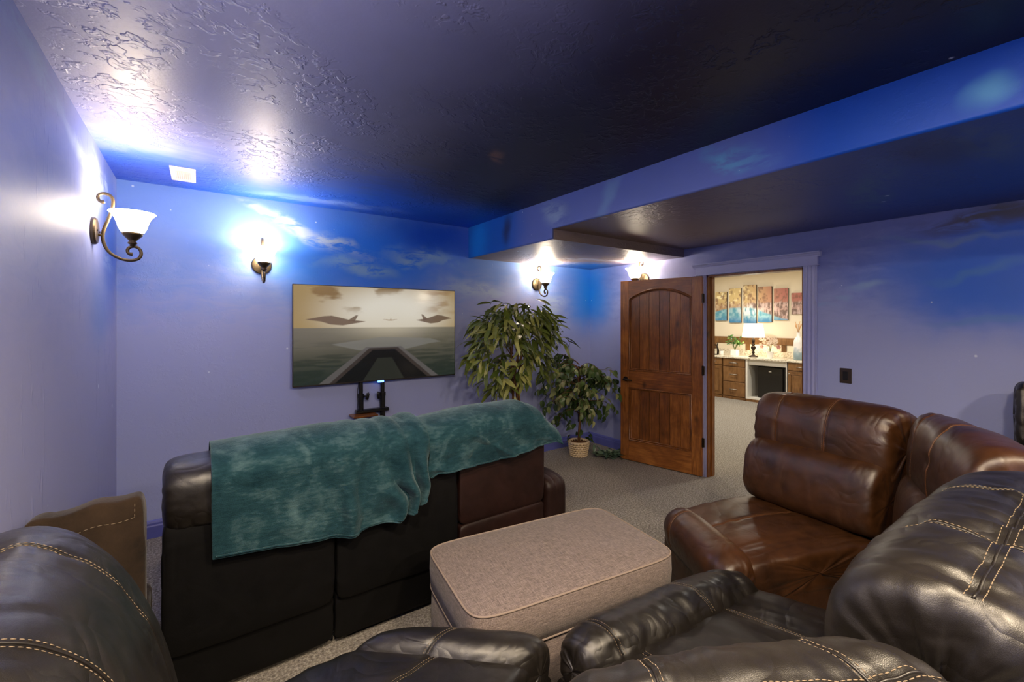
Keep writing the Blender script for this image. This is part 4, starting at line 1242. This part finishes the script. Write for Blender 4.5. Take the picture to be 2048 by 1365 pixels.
bs = thing('backsplash', (WX, 4.4, .87), 'granite upstand with a wooden band along the bar wall', 'backsplash')
c = (WX, 4.4, .87)
MB(c).box(WX - .022, WX - .002, 2.3, 6.6, .867, .985).build('upstand', GRANITE, bs)
MB(c).box(WX - .026, WX - .002, 2.3, 6.6, 1.105, 1.248, .004).build('wood_band', CABINET, bs)
for y in (4.72, 4.015, 5.45): MB(c).box(WX - .028, WX - .002, y - .045, y + .045, .975, 1.106, .003).build('wood_tab', CABINET, bs)
MB(c).box(WX - .012, WX - .002, 2.3, 6.6, .985, 1.105).build('tile_band', CREAM, bs)

# seven canvases of one waterfall picture
CV = [(5.62, 5.479, 2.127, 1.712), (5.427, 5.167, 2.227, 1.596), (5.115, 4.855, 2.289, 1.552), (4.804, 4.54, 2.342, 1.543), (4.504, 4.239, 2.29, 1.565), (4.195, 3.939, 2.235, 1.606), (3.875, 3.615, 2.131, 1.718)]
CL = ['outermost left canvas of the waterfall picture, mostly hidden by the door jamb', 'canvas with pale yellow trees over turquoise water, second from the left', 'canvas with yellow trees and foam over turquoise water, left of the tallest canvas',
      'tallest middle canvas, white waterfall under an orange tree', 'canvas with pink trees and dark falls, right of the tallest canvas', 'canvas with red trees over brown falls, second from the right', 'outermost right canvas with red trees and brown ledges']
pm = M('canvas_print', .6); pm.set('Base Color', pm.N('ShaderNodeVertexColor', layer_name='print').outputs[0])
side = simple('canvas_edge', lin(70, 56, 46), .8)
def canv():
    def c(*a): return np.array(lin(*a)[:3])
    def mx(A, B, f): return A * (1 - f[..., None]) + B * f[..., None]
    for (ya, yb, z1, z0), lab in zip(CV, CL):
        nx, ny = 36, 90
        y = ya + (yb - ya) * np.linspace(0, 1, nx)[:, None] * np.ones((1, ny)); z = z0 + (z1 - z0) * np.linspace(0, 1, ny)[None, :] * np.ones((nx, 1))
        q = (5.65 - y) / 2.05                     # 0 left .. 1 right
        n_ = fbm(y * 9, z * 2, 21, 3)
        wl = 1.78 + .10 * sst(0, .42, q) - .26 * sst(.42, .85, q) + .03 * (n_ - .5)       # water line
        n = fbm(y * 16, z * 16, 3, 4); n2 = fbm(y * 44, z * 12, 8, 4)
        tree = mx(c(206, 182, 126), c(170, 104, 94), sst(.35, .85, q)); tree = mx(tree, c(248, 236, 190), sst(.5, .7, n) * sst(.62, .2, q)); tree = mx(tree, c(120, 84, 66), sst(.5, .72, fbm(y * 22, z * 14, 12, 4)) * .75)
        tree = mx(tree, c(150, 110, 88), sst(2.06, 1.88, z) * .7)
        fall = mx(c(112, 90, 82), c(196, 172, 166), sst(.35, .75, n2)); fall = mx(fall, c(206, 170, 160), sst(.2, .9, np.sin(z * 30 + n * 6 + y * 1.5)) * .5)
        water = mx(c(84, 148, 170), c(138, 182, 192), sst(.4, .7, n)); water = mx(water, c(40, 110, 170), sst(1.72, 1.56, z) * .7)
        foam = np.exp(-(((y - 4.72) / .22) ** 2 + ((z - 1.80) / .12) ** 2))
        img = mx(tree, fall, sst(1.99, 1.93, z + .05 * (n - .5)) * sst(.40, .52, q))
        img = mx(img, water, sst(wl + .025, wl - .015, z))
        img = mx(img, c(244, 242, 240), np.clip(foam * .9 * sst(.38, .68, n2 + foam * .18), 0, .75))
        org = (WX, (ya + yb) / 2, z0)
        t = thing('wall_canvas', org, lab, 'picture', 'canvases of one waterfall picture')
        MB(org).box(WX - .034, WX, yb, ya, z0, z1, .002).build('canvas_block', side, t)
        P = np.stack([np.full_like(y, WX - .0352), y, z], -1)
        b = MB(org).grid(P); m = new_mesh('print', b.v, b.f)
        a = m.color_attributes.new('print', 'FLOAT_COLOR', 'POINT')
        a.data.foreach_set('color', np.concatenate([img, np.ones(img.shape[:2] + (1,))], -1).reshape(-1).astype(np.float32))
        link('print', m, pm.m, t)
canv()

# table lamp
CT = .867
c = (9.05, 4.42, CT)
lp = thing('table_lamp', c, 'table lamp with white drum shade and dark turned base on the counter', 'lamp')
MB(c).lathe([(.085, 0), (.088, .008), (.075, .022), (.04, .034), (.022, .05), (.018, .07), (.03, .085), (.03, .10), (.018, .115), (.022, .135), (.040, .165), (.046, .19), (.034, .215), (.02, .23), (.032, .24), (.032, .25), (.02, .27), (.026, .30), (.03, .33), (.022, .36), (.012, .40), (.010, .45)], c, 28).build('lamp_base', IRON_D, lp, smooth=True, sharp=50)
sh = M('lit_fabric_shade', .8, lin(250, 244, 232)); sh.set('Emission Color', lin(255, 238, 212)); sh.set('Emission Strength', 1.1)
MB(c).lathe([(.205, .395), (.165, .665), (.161, .665), (.201, .395)], c, 40, False, False).build('lamp_shade', sh.m, lp, smooth=True, sharp=50)
MB(c).tube([(c[0], c[1], CT + .44), (c[0], c[1], CT + .66)], .005, 6).tube([(c[0] - .162, c[1], CT + .655), (c[0] + .162, c[1], CT + .655)], .003, 5).build('harp', STEEL, lp)
ld = bpy.data.lights.new('lamp_light', 'POINT'); ld.energy = 3.5; ld.color = (1, .86, .66); ld.shadow_soft_size = .04
lo = bpy.data.objects.new('lamp_light', ld); COL.objects.link(lo); lo.parent = lp; lo.location = (0, 0, .53)

def pot(t, c, r0, r1, h, sq=False):
    if sq: MB(c).box(c[0] - r0, c[0] + r0, c[1] - r0, c[1] + r0, c[2], c[2] + h, .006).build('pot', WHITEC, t)
    else: MB(c).lathe([(r0, 0), (r1, h), (r1 * 1.04, h), (r1 * 1.04, h + .006), (r1 * .9, h + .006), (r1 * .88, h - .02)], c, 28, True, True).build('pot', WHITEC, t, smooth=True, sharp=40)
c = (9.05, 4.795, CT)
t = thing('potted_plant', c, 'green leafy plant in a square white pot left of the lamp', 'potted plant')
pot(t, c, .062, .06, .125, True)
rnd = random.Random(2); items = []
for k in range(9):
    a = rnd.uniform(0, 6.28); e = Vector((c[0] + .1 * math.cos(a), c[1] + (.20 if k % 2 else -.12) * rnd.uniform(.4, 1), CT + rnd.uniform(.25, .46)))
    s = Vector((c[0], c[1], CT + .12)); mid = (s + e) / 2 + Vector((0, 0, .06))
    MB(c).tube([s, mid, e], [.004, .003, .002], 5).build('stem', LEAF_B, t, smooth=True)
    for j in range(7):
        f = .35 + j * .1; p = s.lerp(mid, min(1, f * 2)) if f < .5 else mid.lerp(e, (f - .5) * 2)
        items.append((p, Vector((rnd.gauss(0, .6), rnd.gauss(0, 1), rnd.gauss(.1, .5))).normalized(), rnd.uniform(-1, 1), rnd.uniform(.9, 1.3)))
place_leaves(t, items, [leaf_mesh('sprig_leaf', .085, .034, .3, 4, .2)], leaf_mat('sprig_green', lin(40, 84, 40), lin(84, 132, 60), lin(140, 176, 90)), 'inner_leaves')
c = (9.02, 4.09, CT)
t = thing('orchid_pot', c, 'pale pink blossoms in a tapered white pot right of the lamp', 'potted plant')
pot(t, c, .045, .066, .125)
petal = simple('pale_petal', lin(226, 204, 180), .6, vary=.15, vs=20); pinkp = simple('pink_petal', lin(190, 130, 120), .6, vary=.2)
for k in range(20):
    e = Vector((c[0] + rnd.gauss(0, .06), c[1] + rnd.uniform(-.19, .20), CT + rnd.uniform(.20, .40)))
    if k % 3 == 0: MB(c).tube([(c[0], c[1], CT + .11), tuple((Vector((c[0], c[1], CT + .25)) + e) / 2), tuple(e)], .003, 5).build('stem', LEAF_B, t, smooth=True)
    b = MB(c)
    for j in range(6):
        a = j * 1.047; r = .030
        b.add([tuple(e), tuple(e + Vector((-.012, r * math.cos(a - .5), r * math.sin(a - .5)))), tuple(e + Vector((-.004, r * 1.45 * math.cos(a), r * 1.45 * math.sin(a)))), tuple(e + Vector((-.012, r * math.cos(a + .5), r * math.sin(a + .5))))], [(0, 1, 2, 3)])
    b.lathe([(.001, -.008), (.008, 0), (.001, .008)], tuple(e + Vector((-.012, 0, 0))), 8, False, False)
    b.build('blossom', pinkp if e.z < CT + .25 else petal, t, fix=False)
c = (9.05, 3.605, CT)
t = thing('tall_vase', c, 'tall white and blue-grey glazed bottle vase with dried grass', 'vase')
vm_ = M('ombre_glaze', .2); vz = vm_.xyz(vm_.obj())[2]
vm_.set('Base Color', vm_.ramp(vm_.math('MULTIPLY_ADD', vm_.noise(vm_.obj(), 12, 3), .25, vz), [(.12, lin(128, 150, 160)), (.26, lin(150, 170, 178)), (.36, lin(236, 232, 226))]))
MB(c).lathe([(.07, 0), (.078, .01), (.08, .1), (.08, .30), (.074, .36), (.05, .41), (.03, .44), (.026, .50), (.028, .508), (.022, .508), (.020, .45)], c, 32, True, False).build('vase_body', vm_.m, t, smooth=True, sharp=50)
dry = simple('dried_grass', lin(206, 160, 110), .9)
for k in range(9):
    a = rnd.uniform(0, 6.28)
    MB(c).tube([(c[0], c[1], CT + .45), (c[0] + .015 * math.cos(a), c[1] + .015 * math.sin(a), CT + .55), (c[0] + .05 * math.cos(a), c[1] + .05 * math.sin(a), CT + .62 + rnd.uniform(0, .1))], [.002, .003, .006], 5).build('grass_stalk', dry, t, smooth=True)
c = (9.05, 5.19, CT)
t = thing('antler_sculpture', c, 'dark bent branch sculpture at the left end of the counter', 'sculpture')
MB(c).lathe([(.04, 0), (.04, .012), (.02, .018)], c, 16).build('foot', IRON_D, t)
MB(c).tube([(c[0], c[1] - .03, CT + .01), (c[0], c[1] - .035, CT + .10), (c[0], c[1] - .01, CT + .19), (c[0], c[1] + .05, CT + .22), (c[0], c[1] + .12, CT + .17), (c[0], c[1] + .15, CT + .14)], [.022, .020, .018, .016, .012, .006], 8).build('branch', IRON_D, t, smooth=True)
MB(c).tube([(c[0], c[1] - .01, CT + .19), (c[0], c[1] - .03, CT + .24), (c[0], c[1] - .025, CT + .27)], [.014, .010, .005], 8).build('branch', IRON_D, t, smooth=True)
c = (9.05, 5.07, CT)
t = thing('candle_jar', c, 'small white candle jar beside the dark branch sculpture', 'candle')
MB(c).lathe([(.038, 0), (.042, .01), (.042, .09), (.038, .098)], c, 24).build('jar', WHITEC, t, smooth=True, sharp=40)
MB(c).lathe([(.044, .092), (.044, .108), (.03, .112)], c, 24).build('lid', STEEL, t, smooth=True, sharp=40)
